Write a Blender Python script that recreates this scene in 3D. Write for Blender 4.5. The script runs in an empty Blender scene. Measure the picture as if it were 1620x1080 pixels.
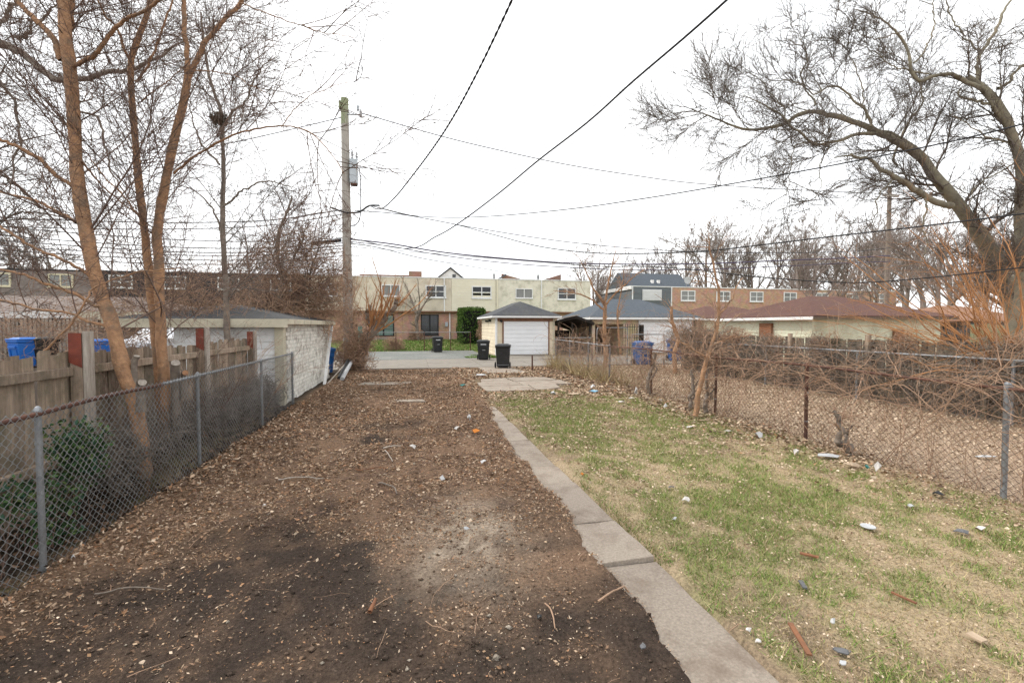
import bpy, math, random
import numpy as np
from mathutils import Vector

# ------------------------------------------------------------------ camera, sky, sun, exposure
S = bpy.context.scene
R_ = math.radians
EYE = 1.85
YAW, PITCH, FPX = R_(12.1), R_(2.0), 720.0
cam_d = bpy.data.cameras.new('camera')
cam_d.sensor_width = 36.0
cam_d.lens = 16.0
cam_d.clip_start = 0.05
cam_d.clip_end = 2000
cam = bpy.data.objects.new('camera', cam_d)
cam.location = (0, 0, EYE)
cam.rotation_euler = (R_(90) - PITCH, 0, -YAW)
S.collection.objects.link(cam)
S.camera = cam

SUN_EL, SUN_AZ = R_(48), R_(-60)          # azimuth measured from +Y towards +X
W = bpy.data.worlds.new('World')
S.world = W
W.use_nodes = True
nt = W.node_tree
bg = nt.nodes['Background']
sky = nt.nodes.new('ShaderNodeTexSky')
sky.sky_type = 'NISHITA'
sky.sun_disc = False
sky.sun_elevation = SUN_EL
sky.sun_rotation = SUN_AZ
sky.air_density = 1.0
sky.dust_density = 3.0
tcw = nt.nodes.new('ShaderNodeTexCoord')
nzw = nt.nodes.new('ShaderNodeTexNoise')
nzw.inputs['Scale'].default_value = 2.2
nzw.inputs['Detail'].default_value = 4
nt.links.new(tcw.outputs['Generated'], nzw.inputs['Vector'])
rpw = nt.nodes.new('ShaderNodeValToRGB')
rpw.color_ramp.elements[0].position = 0.3
rpw.color_ramp.elements[0].color = (0.95, 0.965, 0.985, 1)
rpw.color_ramp.elements[1].position = 0.75
rpw.color_ramp.elements[1].color = (1.0, 1.0, 1.0, 1)
nt.links.new(nzw.outputs['Fac'], rpw.inputs['Fac'])
scw = nt.nodes.new('ShaderNodeVectorMath')
scw.operation = 'SCALE'
scw.inputs['Scale'].default_value = 9.2
nt.links.new(rpw.outputs['Color'], scw.inputs[0])
mxw = nt.nodes.new('ShaderNodeMix')
mxw.data_type = 'RGBA'
mxw.inputs['Factor'].default_value = 0.93   # closed cloud deck over the clear sky
nt.links.new(sky.outputs['Color'], mxw.inputs['A'])
nt.links.new(scw.outputs[0], mxw.inputs['B'])
nt.links.new(mxw.outputs['Result'], bg.inputs['Color'])
bg.inputs['Strength'].default_value = 0.1

sun_d = bpy.data.lights.new('sun', 'SUN')
sun_d.energy = 1.5
sun_d.angle = R_(11)
sun_d.color = (1.0, 0.95, 0.87)
sun = bpy.data.objects.new('sun', sun_d)
sdir = Vector((math.sin(SUN_AZ) * math.cos(SUN_EL), math.cos(SUN_AZ) * math.cos(SUN_EL), math.sin(SUN_EL)))
sun.rotation_euler = (-sdir).to_track_quat('-Z', 'Y').to_euler()
sun.location = (0, 0, 40)
S.collection.objects.link(sun)

vs = S.view_settings
vs.view_transform = 'Standard'
vs.look = 'None'
vs.exposure = 0.95
vs.gamma = 1.0
vs.use_curve_mapping = False

# ------------------------------------------------------------------ survey helpers: photo measurement -> world
CY_, SY_ = math.cos(YAW), math.sin(YAW)
CP_, SP_ = math.cos(PITCH), math.sin(PITCH)
def ray(px, py):
    a, b = (px - 810.0) / FPX, (540.0 - py) / FPX
    f = (1.0 * CP_ + b * SP_)              # horizontal forward
    z = b * CP_ - SP_
    return np.array([SY_ * f + CY_ * a, CY_ * f - SY_ * a, z])
def dep(px, py, d):
    return np.array([0, 0, EYE]) + ray(px, py) * d
def onY(px, py, Y):
    r = ray(px, py); return np.array([0, 0, EYE]) + r * (Y / r[1])
def onX(px, py, X):
    r = ray(px, py); return np.array([0, 0, EYE]) + r * (X / r[0])
def gnd(px, py, z=0.0):
    r = ray(px, py); return np.array([0, 0, EYE]) + r * ((z - EYE) / r[2])
def onplane(px, py, A, B):
    r = ray(px, py); n = np.array([B[1] - A[1], -(B[0] - A[0])])
    t = (n[0] * A[0] + n[1] * A[1]) / (n[0] * r[0] + n[1] * r[1])
    return np.array([0, 0, EYE]) + r * t

# ------------------------------------------------------------------ noise
def _h(ix, iy, seed):
    n = (ix * 374761393 + iy * 668265263 + seed * 1442695041) & 0xFFFFFFFF
    n = ((n ^ (n >> 13)) * 1274126177) & 0xFFFFFFFF
    return ((n ^ (n >> 16)) & 0xFFFF) / 65535.0
def vnoise(x, y, seed=0):
    x = np.asarray(x, float); y = np.asarray(y, float)
    ix = np.floor(x).astype(np.int64); iy = np.floor(y).astype(np.int64)
    fx = x - ix; fy = y - iy
    fx = fx * fx * (3 - 2 * fx); fy = fy * fy * (3 - 2 * fy)
    a = _h(ix, iy, seed); b = _h(ix + 1, iy, seed); c = _h(ix, iy + 1, seed); d = _h(ix + 1, iy + 1, seed)
    return (a * (1 - fx) + b * fx) * (1 - fy) + (c * (1 - fx) + d * fx) * fy
def fbm(x, y, seed=0, oct=4):
    s = 0; a = 0.5; t = 0
    for i in range(oct):
        s = s + a * vnoise(np.asarray(x) * 2 ** i, np.asarray(y) * 2 ** i, seed + i * 17); t += a; a *= 0.5
    return s / t
def sstep(a, b, x):
    t = np.clip((np.asarray(x, float) - a) / (b - a), 0, 1); return t * t * (3 - 2 * t)

# ------------------------------------------------------------------ materials
MT = {}
def nd(nt, t, **kw):
    n = nt.nodes.new(t)
    for k, v in kw.items(): setattr(n, k, v)
    return n
def mat(name, c1, c2=None, scale=6.0, rough=0.8, bump=0.0, bscale=None, metal=0.0, vary=0.0, dirt=None, dirt_scale=0.7, dirt_amt=0.5, stretch=(1, 1, 1), attr=False, brick=None, spec=0.3, waves=None, emit=None):
    m = bpy.data.materials.new(name); m.use_nodes = True
    t = m.node_tree; L = t.links.new
    bs = t.nodes['Principled BSDF']
    bs.inputs['Roughness'].default_value = rough
    bs.inputs['Metallic'].default_value = metal
    bs.inputs['Specular IOR Level'].default_value = spec
    geo = nd(t, 'ShaderNodeNewGeometry')
    mp = nd(t, 'ShaderNodeMapping'); mp.inputs['Scale'].default_value = stretch
    L(geo.outputs['Position'], mp.inputs['Vector'])
    nz = nd(t, 'ShaderNodeTexNoise'); nz.inputs['Scale'].default_value = scale; nz.inputs['Detail'].default_value = 7; nz.inputs['Roughness'].default_value = 0.62
    L(mp.outputs[0], nz.inputs['Vector'])
    c2 = c2 or tuple(v * 0.7 for v in c1)
    if attr:
        at = nd(t, 'ShaderNodeAttribute'); at.attribute_name = 'Col'
        mr = nd(t, 'ShaderNodeMapRange'); mr.inputs['From Min'].default_value = 0.25; mr.inputs['From Max'].default_value = 0.75
        mr.inputs['To Min'].default_value = c1[0]; mr.inputs['To Max'].default_value = c1[1]
        L(nz.outputs['Fac'], mr.inputs['Value'])
        vm = nd(t, 'ShaderNodeVectorMath', operation='SCALE')
        L(at.outputs['Color'], vm.inputs[0]); L(mr.outputs[0], vm.inputs['Scale'])
        col = vm.outputs[0]
    elif brick:
        bt = nd(t, 'ShaderNodeTexBrick')
        bt.inputs['Color1'].default_value = (*c1, 1); bt.inputs['Color2'].default_value = (*c2, 1); bt.inputs['Mortar'].default_value = (*brick, 1)
        bt.inputs['Scale'].default_value = 1.0; bt.inputs['Brick Width'].default_value = 0.22; bt.inputs['Row Height'].default_value = 0.075; bt.inputs['Mortar Size'].default_value = 0.008
        sp = nd(t, 'ShaderNodeSeparateXYZ'); cb = nd(t, 'ShaderNodeCombineXYZ'); ad = nd(t, 'ShaderNodeMath', operation='ADD')
        L(geo.outputs['Position'], sp.inputs[0]); L(sp.outputs['X'], ad.inputs[0]); L(sp.outputs['Y'], ad.inputs[1]); L(ad.outputs[0], cb.inputs['X']); L(sp.outputs['Z'], cb.inputs['Y'])
        L(cb.outputs[0], bt.inputs['Vector'])
        mm = nd(t, 'ShaderNodeMix', data_type='RGBA', blend_type='MULTIPLY'); mm.inputs['Factor'].default_value = 0.6
        L(bt.outputs['Color'], mm.inputs['A']); L(nz.outputs['Color'], mm.inputs['B'])
        g2 = nd(t, 'ShaderNodeVectorMath', operation='SCALE'); g2.inputs['Scale'].default_value = 1.4
        L(mm.outputs['Result'], g2.inputs[0])
        col = g2.outputs[0]
    else:
        rp = nd(t, 'ShaderNodeValToRGB')
        rp.color_ramp.elements[0].position = 0.3; rp.color_ramp.elements[0].color = (*c2, 1)
        rp.color_ramp.elements[1].position = 0.7; rp.color_ramp.elements[1].color = (*c1, 1)
        L(nz.outputs['Fac'], rp.inputs['Fac']); col = rp.outputs['Color']
    if dirt:
        n2 = nd(t, 'ShaderNodeTexNoise'); n2.inputs['Scale'].default_value = dirt_scale; n2.inputs['Detail'].default_value = 9; n2.inputs['Roughness'].default_value = 0.7
        L(geo.outputs['Position'], n2.inputs['Vector'])
        r2 = nd(t, 'ShaderNodeMapRange'); r2.inputs['From Min'].default_value = 0.48; r2.inputs['From Max'].default_value = 0.68; r2.inputs['To Max'].default_value = dirt_amt
        L(n2.outputs['Fac'], r2.inputs['Value'])
        mx = nd(t, 'ShaderNodeMix', data_type='RGBA')
        L(r2.outputs[0], mx.inputs['Factor']); L(col, mx.inputs['A']); mx.inputs['B'].default_value = (*dirt, 1)
        col = mx.outputs['Result']
    if vary:
        oi = nd(t, 'ShaderNodeObjectInfo')
        r3 = nd(t, 'ShaderNodeMapRange'); r3.inputs['To Min'].default_value = 1 - vary; r3.inputs['To Max'].default_value = 1 + vary
        L(oi.outputs['Random'], r3.inputs['Value'])
        v3 = nd(t, 'ShaderNodeVectorMath', operation='SCALE')
        L(col, v3.inputs[0]); L(r3.outputs[0], v3.inputs['Scale']); col = v3.outputs[0]
    L(col, bs.inputs['Base Color'])
    if bump:
        nb = nz
        if bscale:
            nb = nd(t, 'ShaderNodeTexNoise'); nb.inputs['Scale'].default_value = bscale; nb.inputs['Detail'].default_value = 6
            L(mp.outputs[0], nb.inputs['Vector'])
        bp = nd(t, 'ShaderNodeBump'); bp.inputs['Strength'].default_value = bump; bp.inputs['Distance'].default_value = 0.02
        L(nb.outputs['Fac'], bp.inputs['Height']); L(bp.outputs[0], bs.inputs['Normal'])
    MT[name] = m
    return m
mat('ground', (0.45, 1.6), scale=42, rough=0.95, bump=1.0, bscale=70, attr=True, spec=0.1)
mat('leaf', (0.8, 1.2), scale=20, rough=0.85, attr=True, spec=0.15)
mat('grass', (0.85, 1.15), scale=20, rough=0.75, attr=True, spec=0.15)
mat('concrete', (0.36, 0.305, 0.25), (0.22, 0.185, 0.15), scale=55, rough=0.92, bump=0.4, bscale=160, vary=0.10, dirt=(0.16, 0.12, 0.09), dirt_scale=2.6, dirt_amt=0.85)
mat('alley_concrete', (0.255, 0.228, 0.195), (0.175, 0.156, 0.133), scale=2.5, rough=0.9, bump=0.2, bscale=60, dirt=(0.2, 0.17, 0.14), dirt_scale=0.8, dirt_amt=0.6)
mat('gravel', (0.20, 0.215, 0.20), (0.10, 0.10, 0.095), scale=7, rough=0.95, bump=0.5, bscale=50, dirt=(0.27, 0.255, 0.23), dirt_scale=0.5, dirt_amt=0.6)
mat('fence_wood', (0.36, 0.28, 0.21), (0.18, 0.135, 0.10), scale=5, rough=0.9, bump=0.4, stretch=(6, 6, 0.7), vary=0.34, dirt=(0.10, 0.095, 0.06), dirt_scale=2.4, dirt_amt=0.85)
mat('dark_wood', (0.19, 0.15, 0.115), (0.085, 0.067, 0.052), scale=5, rough=0.92, bump=0.4, stretch=(6, 6, 0.7), vary=0.3, dirt=(0.06, 0.07, 0.03), dirt_scale=1.2, dirt_amt=0.5)
mat('pale_wood', (0.46, 0.41, 0.35), (0.24, 0.20, 0.17), scale=5, rough=0.85, bump=0.4, stretch=(6, 6, 0.8), vary=0.1)
mat('red_paint', (0.24, 0.055, 0.032), (0.13, 0.038, 0.026), scale=9, rough=0.7, bump=0.2)
mat('bark_orange', (0.46, 0.265, 0.145), (0.25, 0.14, 0.082), scale=16, rough=0.9, bump=1.0, bscale=38, stretch=(1, 1, 0.8), dirt=(0.16, 0.125, 0.095), dirt_scale=5.5, dirt_amt=0.85)
mat('bark_grey', (0.26, 0.215, 0.175), (0.13, 0.105, 0.087), scale=10, rough=0.9, bump=0.7, bscale=22)
mat('bark_moss', (0.32, 0.29, 0.21), (0.15, 0.132, 0.10), scale=4, rough=0.95, bump=0.9, bscale=16, dirt=(0.19, 0.125, 0.08), dirt_scale=1.0, dirt_amt=0.5)
mat('twig_brown', (0.19, 0.122, 0.09), (0.095, 0.063, 0.052), scale=3, rough=0.85)
mat('twig_grey', (0.175, 0.147, 0.125), (0.095, 0.08, 0.07), scale=2, rough=0.9)
mat('twig_orange', (0.50, 0.25, 0.105), (0.30, 0.15, 0.07), scale=2.5, rough=0.8)
mat('twig_vine', (0.46, 0.30, 0.20), (0.22, 0.14, 0.095), scale=3.5, rough=0.85)
mat('twig_far', (0.27, 0.222, 0.195), (0.18, 0.145, 0.127), scale=0.4, rough=0.95)
mat('cut_wood', (0.40, 0.22, 0.12), (0.24, 0.12, 0.065), scale=25, rough=0.8)
mat('galvanized', (0.33, 0.345, 0.36), (0.20, 0.21, 0.225), scale=14, rough=0.5, metal=0.45, dirt=(0.16, 0.12, 0.09), dirt_scale=3, dirt_amt=0.4)
mat('mesh_wire', (0.30, 0.305, 0.31), (0.12, 0.118, 0.115), scale=2.2, rough=0.5, metal=0.1)
mat('rust', (0.14, 0.066, 0.046), (0.075, 0.04, 0.033), scale=8, rough=0.85, metal=0.15)
mat('rusty_wire', (0.14, 0.10, 0.078), (0.075, 0.055, 0.045), scale=3, rough=0.8, metal=0.0)
mat('shingle', (0.075, 0.078, 0.085), (0.045, 0.047, 0.052), scale=6, rough=0.95, bump=0.5, bscale=30, dirt=(0.1, 0.098, 0.09), dirt_scale=0.5)
mat('shingle_slate', (0.085, 0.10, 0.115), (0.055, 0.066, 0.08), scale=6, rough=0.9, bump=0.4, bscale=30)
mat('shingle_red', (0.125, 0.062, 0.048), (0.08, 0.038, 0.03), scale=7, rough=0.95, bump=0.5, bscale=24, dirt=(0.10, 0.06, 0.05), dirt_scale=0.6)
mat('mansard_black', (0.034, 0.034, 0.037), (0.02, 0.02, 0.022), scale=4, rough=0.95, bump=0.4, bscale=22, dirt=(0.05, 0.05, 0.05), dirt_scale=0.6)
mat('mansard_brown', (0.22, 0.185, 0.165), (0.13, 0.105, 0.095), scale=4, rough=0.95, bump=0.4, bscale=22)
mat('siding_cream', (0.80, 0.75, 0.60), (0.73, 0.68, 0.54), scale=0.9, rough=0.7, stretch=(0.4, 0.4, 9), dirt=(0.6, 0.53, 0.40), dirt_scale=0.35, dirt_amt=0.35)
mat('siding_beige', (0.68, 0.60, 0.475), (0.58, 0.51, 0.40), scale=0.8, rough=0.75, dirt=(0.27, 0.23, 0.175), dirt_scale=0.45, dirt_amt=0.65)
mat('siding_lime', (0.74, 0.70, 0.575), (0.64, 0.605, 0.49), scale=0.9, rough=0.75, dirt=(0.32, 0.30, 0.22), dirt_scale=1.1, dirt_amt=0.7)
mat('siding_pale', (0.74, 0.65, 0.50), (0.66, 0.57, 0.43), scale=2.0, rough=0.7, vary=0.05, dirt=(0.33, 0.28, 0.21), dirt_scale=0.8, dirt_amt=0.3)
mat('siding_green', (0.66, 0.67, 0.52), (0.57, 0.58, 0.45), scale=2.0, rough=0.75, vary=0.05, dirt=(0.27, 0.25, 0.16), dirt_scale=0.9, dirt_amt=0.5)
mat('siding_grey', (0.155, 0.17, 0.18), (0.11, 0.12, 0.13), scale=1.5, rough=0.85, stretch=(1, 1, 5))
mat('siding_white', (0.74, 0.74, 0.73), (0.62, 0.62, 0.61), scale=3, rough=0.7, vary=0.05, dirt=(0.3, 0.27, 0.24), dirt_scale=1.2, dirt_amt=0.5)
mat('brick_orange', (0.52, 0.30, 0.195), (0.38, 0.20, 0.13), scale=2.0, rough=0.9, brick=(0.40, 0.34, 0.28))
mat('brick_tan', (0.66, 0.52, 0.36), (0.52, 0.39, 0.26), scale=2.0, rough=0.9, brick=(0.42, 0.37, 0.30))
mat('brick_far', (0.26, 0.14, 0.095), (0.18, 0.10, 0.07), scale=1.0, rough=0.9, brick=(0.25, 0.2, 0.17))
mat('brick_white', (0.78, 0.76, 0.70), (0.62, 0.60, 0.54), scale=7, rough=0.85, bump=0.5, vary=0.09, dirt=(0.17, 0.135, 0.105), dirt_scale=4.5, dirt_amt=0.75)
mat('mortar', (0.36, 0.33, 0.28), (0.2, 0.18, 0.15), scale=6, rough=0.95, bump=0.4)
mat('white_trim', (0.80, 0.80, 0.79), (0.70, 0.70, 0.69), scale=3, rough=0.6, dirt=(0.4, 0.37, 0.32), dirt_scale=1.5, dirt_amt=0.35)
mat('cream_trim', (0.62, 0.57, 0.44), (0.50, 0.46, 0.35), scale=4, rough=0.7, dirt=(0.22, 0.19, 0.15), dirt_scale=2.5, dirt_amt=0.55)
mat('yellow_trim', (0.66, 0.59, 0.42), (0.58, 0.52, 0.37), scale=3, rough=0.7)
mat('brown_trim', (0.28, 0.15, 0.09), (0.19, 0.10, 0.065), scale=5, rough=0.8)
mat('door_white', (0.82, 0.83, 0.85), (0.76, 0.77, 0.79), scale=1.2, rough=0.5, vary=0.03)
mat('blind_white', (0.66, 0.66, 0.66), (0.56, 0.56, 0.57), scale=2, rough=0.6)
mat('glass_dark', (0.035, 0.04, 0.045), (0.02, 0.022, 0.026), scale=1.0, rough=0.12, spec=0.6)
mat('glass_grey', (0.24, 0.24, 0.23), (0.16, 0.16, 0.155), scale=1.0, rough=0.2, spec=0.5)
mat('curtain_green', (0.24, 0.36, 0.31), (0.15, 0.24, 0.21), scale=4, rough=0.6, stretch=(6, 1, 0.4), spec=0.5)
mat('black_iron', (0.03, 0.032, 0.034), (0.02, 0.02, 0.022), scale=5, rough=0.6)
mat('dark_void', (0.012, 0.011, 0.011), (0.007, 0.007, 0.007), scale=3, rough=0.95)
mat('charred', (0.035, 0.028, 0.024), (0.015, 0.013, 0.012), scale=8, rough=0.95, bump=0.6)
mat('plastic_black', (0.022, 0.024, 0.027), (0.015, 0.016, 0.018), scale=8, rough=0.42, spec=0.4, dirt=(0.06, 0.06, 0.055), dirt_scale=5, dirt_amt=0.4)
mat('plastic_blue', (0.02, 0.16, 0.56), (0.016, 0.12, 0.44), scale=4, rough=0.42, spec=0.4)
mat('plastic_navy', (0.014, 0.10, 0.30), (0.010, 0.075, 0.23), scale=4, rough=0.5)
mat('rubber', (0.015, 0.015, 0.016), scale=10, rough=0.8)
mat('print_white', (0.7, 0.72, 0.74), (0.5, 0.52, 0.54), scale=30, rough=0.6)
mat('pole_wood', (0.44, 0.415, 0.37), (0.27, 0.25, 0.22), scale=6, rough=0.92, bump=0.5, stretch=(8, 8, 0.5), dirt=(0.16, 0.13, 0.11), dirt_scale=1.6, dirt_amt=0.5)
mat('moss_wood', (0.30, 0.33, 0.20), (0.20, 0.23, 0.14), scale=6, rough=0.95, stretch=(8, 8, 0.8))
mat('steel_box', (0.46, 0.50, 0.52), (0.38, 0.41, 0.43), scale=4, rough=0.5, metal=0.2)
mat('cable_black', (0.022, 0.022, 0.026), scale=3, rough=0.6)
mat('cable_plum', (0.085, 0.07, 0.12), (0.055, 0.045, 0.08), scale=2, rough=0.6)
mat('cable_grey', (0.055, 0.052, 0.06), scale=2, rough=0.6)
mat('car_white', (0.66, 0.69, 0.74), (0.62, 0.65, 0.70), scale=1, rough=0.3, spec=0.5)
mat('teal_paint', (0.06, 0.28, 0.26), (0.04, 0.2, 0.19), scale=3, rough=0.6)
mat('plastic_white', (0.60, 0.60, 0.60), (0.46, 0.46, 0.46), scale=12, rough=0.5, bump=0.2)
mat('paper', (0.66, 0.63, 0.60), (0.5, 0.47, 0.44), scale=14, rough=0.85, bump=0.4)
mat('cardboard', (0.46, 0.36, 0.26), (0.35, 0.26, 0.18), scale=8, rough=0.9)
mat('slate_grey', (0.14, 0.14, 0.145), (0.085, 0.085, 0.09), scale=14, rough=0.7)
mat('pale_grey', (0.48, 0.49, 0.50), (0.37, 0.38, 0.39), scale=10, rough=0.6)
mat('orange_plastic', (0.65, 0.22, 0.03), (0.5, 0.17, 0.03), scale=9, rough=0.6)
mat('rust_wood', (0.26, 0.115, 0.055), (0.15, 0.07, 0.04), scale=14, rough=0.85)
mat('light_blue', (0.22, 0.45, 0.60), (0.16, 0.34, 0.48), scale=6, rough=0.5)
mat('nest', (0.16, 0.12, 0.085), (0.07, 0.055, 0.04), scale=12, rough=0.95)

# ------------------------------------------------------------------ object helpers
COL = S.collection
ORG = {}
def _link(o, parent):
    COL.objects.link(o)
    if parent is not None: o.parent = parent
def tag(o, label, cat, group=None):
    o['label'] = label; o['category'] = cat
    if group: o['group'] = group
    return o
def thing(name, label, cat, loc=(0, 0, 0), rotz=0.0, group=None):
    o = bpy.data.objects.new(name, None); o.empty_display_size = 0.2
    o.location = loc; o.rotation_euler = (0, 0, rotz)
    COL.objects.link(o); tag(o, label, cat, group)
    ORG[o.name] = np.array(loc, float)
    return o
def struct(o):
    o['kind'] = 'structure'; return o
def stuff(o, label=None, cat=None):
    o['kind'] = 'stuff'
    if label: o['label'] = label; o['category'] = cat
    return o
def mesh_np(name, V, quads=None, tris=None, cols=None, smooth=False):
    me = bpy.data.meshes.new(name)
    V = np.asarray(V, np.float32)
    q = np.zeros((0, 4), np.int32) if quads is None else np.asarray(quads, np.int32)
    t = np.zeros((0, 3), np.int32) if tris is None else np.asarray(tris, np.int32)
    me.vertices.add(len(V)); me.vertices.foreach_set('co', V.ravel())
    li = np.concatenate([q.ravel(), t.ravel()])
    ls = np.concatenate([np.arange(len(q)) * 4, len(q) * 4 + np.arange(len(t)) * 3])
    me.loops.add(len(li)); me.loops.foreach_set('vertex_index', li.astype(np.int32))
    me.polygons.add(len(ls)); me.polygons.foreach_set('loop_start', ls.astype(np.int32))
    if smooth: me.polygons.foreach_set('use_smooth', np.ones(len(ls), bool))
    if cols is not None:
        a = me.color_attributes.new('Col', 'FLOAT_COLOR', 'POINT')
        c = np.ones((len(V), 4), np.float32); c[:, :3] = cols
        a.data.foreach_set('color', c.ravel())
    me.update(calc_edges=True)
    return me
def put(name, me, m, parent=None, world=True):
    """link a mesh; vertices given in world space are moved into the parent's space"""
    o = bpy.data.objects.new(name, me)
    if m is not None and not me.materials: me.materials.append(MT[m])
    org = np.zeros(3)
    if parent is not None and world:
        org = ORG[parent.name]
        if np.any(org): me.transform(__import__('mathutils').Matrix.Translation(tuple(-org)))
    _link(o, parent)
    ORG[o.name] = org
    return o
class MB:
    def __init__(s): s.v = []; s.f = []
    def box(s, x0, x1, y0, y1, z0, z1):
        n = len(s.v)
        s.v += [(x0, y0, z0), (x1, y0, z0), (x1, y1, z0), (x0, y1, z0), (x0, y0, z1), (x1, y0, z1), (x1, y1, z1), (x0, y1, z1)]
        s.f += [(n, n + 3, n + 2, n + 1), (n + 4, n + 5, n + 6, n + 7), (n, n + 1, n + 5, n + 4), (n + 1, n + 2, n + 6, n + 5), (n + 2, n + 3, n + 7, n + 6), (n + 3, n, n + 4, n + 7)]
        return s
    def poly(s, pts, faces):
        n = len(s.v); s.v += [tuple(p) for p in pts]; s.f += [tuple(i + n for i in f) for f in faces]; return s
    def hexa(s, bot, top):
        n = len(s.v); s.v += [tuple(p) for p in bot] + [tuple(p) for p in top]
        k = len(bot)
        s.f += [tuple(n + i for i in range(k))[::-1], tuple(n + k + i for i in range(k))]
        s.f += [(n + i, n + (i + 1) % k, n + k + (i + 1) % k, n + k + i) for i in range(k)]
        return s
    def cyl(s, a, b, r0, r1=None, k=10):
        a = Vector(a); b = Vector(b); r1 = r0 if r1 is None else r1
        d = (b - a).normalized(); u = d.orthogonal().normalized(); w = d.cross(u)
        B = [a + (u * math.cos(2 * math.pi * i / k) + w * math.sin(2 * math.pi * i / k)) * r0 for i in range(k)]
        T = [b + (u * math.cos(2 * math.pi * i / k) + w * math.sin(2 * math.pi * i / k)) * r1 for i in range(k)]
        return s.hexa(B, T)
    def lathe(s, c, prof, k=12, axis='z'):
        n = len(s.v)
        for (r, h) in prof:
            for i in range(k):
                a = 2 * math.pi * i / k; x, y = r * math.cos(a), r * math.sin(a)
                s.v.append((c[0] + x, c[1] + y, c[2] + h) if axis == 'z' else ((c[0] + h, c[1] + x, c[2] + y) if axis == 'x' else (c[0] + x, c[1] + h, c[2] + y)))
        m = len(prof)
        for j in range(m - 1):
            for i in range(k):
                s.f.append((n + j * k + i, n + j * k + (i + 1) % k, n + (j + 1) * k + (i + 1) % k, n + (j + 1) * k + i))
        s.f.append(tuple(n + i for i in range(k))[::-1]); s.f.append(tuple(n + (m - 1) * k + i for i in range(k)))
        return s
    def mesh(s, name):
        me = bpy.data.meshes.new(name); me.from_pydata(s.v, [], s.f); me.update(); return me
    def build(s, name, m, parent=None, world=True, bevel=0.0):
        o = put(name, s.mesh(name), m, parent, world)
        if bevel:
            b = o.modifiers.new('bevel', 'BEVEL'); b.width = bevel; b.segments = 2; b.limit_method = 'ANGLE'
        return o
def inst(name, me, parent, loc, rot=(0, 0, 0), scale=(1, 1, 1)):
    o = bpy.data.objects.new(name, me)
    o.location = tuple(np.array(loc, float) - (ORG[parent.name] if parent else 0)); o.rotation_euler = rot; o.scale = scale
    _link(o, parent); return o
def box1(name, m, parent, *b, bevel=0.0):
    return MB().box(*b).build(name, m, parent, bevel=bevel)

# ------------------------------------------------------------------ tubes and growth
def tubes(P, Rd, k=3):
    P = np.asarray(P, float); Rd = np.asarray(Rd, float)
    N, Sg, _ = P.shape
    T = np.gradient(P, axis=1); T /= np.linalg.norm(T, axis=2, keepdims=True) + 1e-9
    mean = np.abs(P[:, -1] - P[:, 0]); ref = np.eye(3)[np.argmin(mean, axis=1)][:, None, :]
    U = np.cross(T, np.broadcast_to(ref, T.shape)); U /= np.linalg.norm(U, axis=2, keepdims=True) + 1e-9
    Wv = np.cross(T, U)
    a = np.arange(k) * 2 * math.pi / k
    V = P[:, :, None, :] + Rd[:, :, None, None] * (U[:, :, None, :] * np.cos(a)[None, None, :, None] + Wv[:, :, None, :] * np.sin(a)[None, None, :, None])
    idx = np.arange(N * Sg * k).reshape(N, Sg, k)
    q = np.stack([idx[:, :-1, :], np.roll(idx, -1, 2)[:, :-1, :], np.roll(idx, -1, 2)[:, 1:, :], idx[:, 1:, :]], -1).reshape(-1, 4)
    return V.reshape(-1, 3), q
def join(parts):
    Vs, Qs, n = [], [], 0
    for V, q in parts:
        Vs.append(V); Qs.append(q + n); n += len(V)
    return np.concatenate(Vs), np.concatenate(Qs)
def resample(pts, n):
    p = np.asarray(pts, float)
    if len(p) == 2: p = np.array([p[0], (p[0] + p[1]) / 2, p[1]])
    e = np.concatenate([[2 * p[0] - p[1]], p, [2 * p[-1] - p[-2]]])
    m = len(p) - 1
    L = np.concatenate([[0], np.cumsum(np.linalg.norm(np.diff(p, axis=0), axis=1))]); L /= L[-1]
    t = np.interp(np.linspace(0, 1, n), L, np.arange(m + 1)); i = np.minimum(t.astype(int), m - 1); u = (t - i)[:, None]
    a, b, c, d = e[i], e[i + 1], e[i + 2], e[i + 3]
    return 0.5 * ((2 * b) + (-a + c) * u + (2 * a - 5 * b + 4 * c - d) * u ** 2 + (-a + 3 * b - 3 * c + d) * u ** 3)
def unit(v): return v / (np.linalg.norm(v, axis=-1, keepdims=True) + 1e-9)
def shoot(pos, dr, ln, r0, Sg, wig, trop, rng, taper=0.25):
    N = len(pos); P = np.zeros((N, Sg, 3)); P[:, 0] = pos; d = dr.copy(); st = (ln / (Sg - 1))[:, None]
    for i in range(1, Sg):
        d = unit(d + rng.normal(0, wig, (N, 3)) + np.asarray(trop)[None, :] * (i / Sg))
        P[:, i] = P[:, i - 1] + d * st
    Rd = r0[:, None] * np.linspace(1, taper, Sg)[None, :]
    return P, Rd
def kids(P, Rd, M, tmin, tmax, ang, lf, rf, rng, up=0.0, wl=True, rmin=0.0015):
    N, Sg, _ = P.shape
    ln = np.linalg.norm(np.diff(P, axis=1), axis=2).sum(1)
    pr = ln / ln.sum() if wl else None
    i = rng.choice(N, M, p=pr); t = rng.uniform(tmin, tmax, M) * (Sg - 1); j = np.minimum(t.astype(int), Sg - 2); u = (t - j)[:, None]
    pos = P[i, j] * (1 - u) + P[i, j + 1] * u; T = unit(P[i, j + 1] - P[i, j])
    q = unit(np.cross(T, unit(rng.normal(0, 1, (M, 3)))))
    a = rng.normal(ang, 0.22, M)[:, None]
    d = unit(np.cos(a) * T + np.sin(a) * q + np.array([0, 0, up])[None, :])
    l = ln[i] * lf * rng.uniform(0.5, 1.3, M) * (1 - 0.45 * t / (Sg - 1))
    r = np.maximum(Rd[i, j] * rf * rng.uniform(0.7, 1.1, M), rmin)
    return pos, d, l, r
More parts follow.
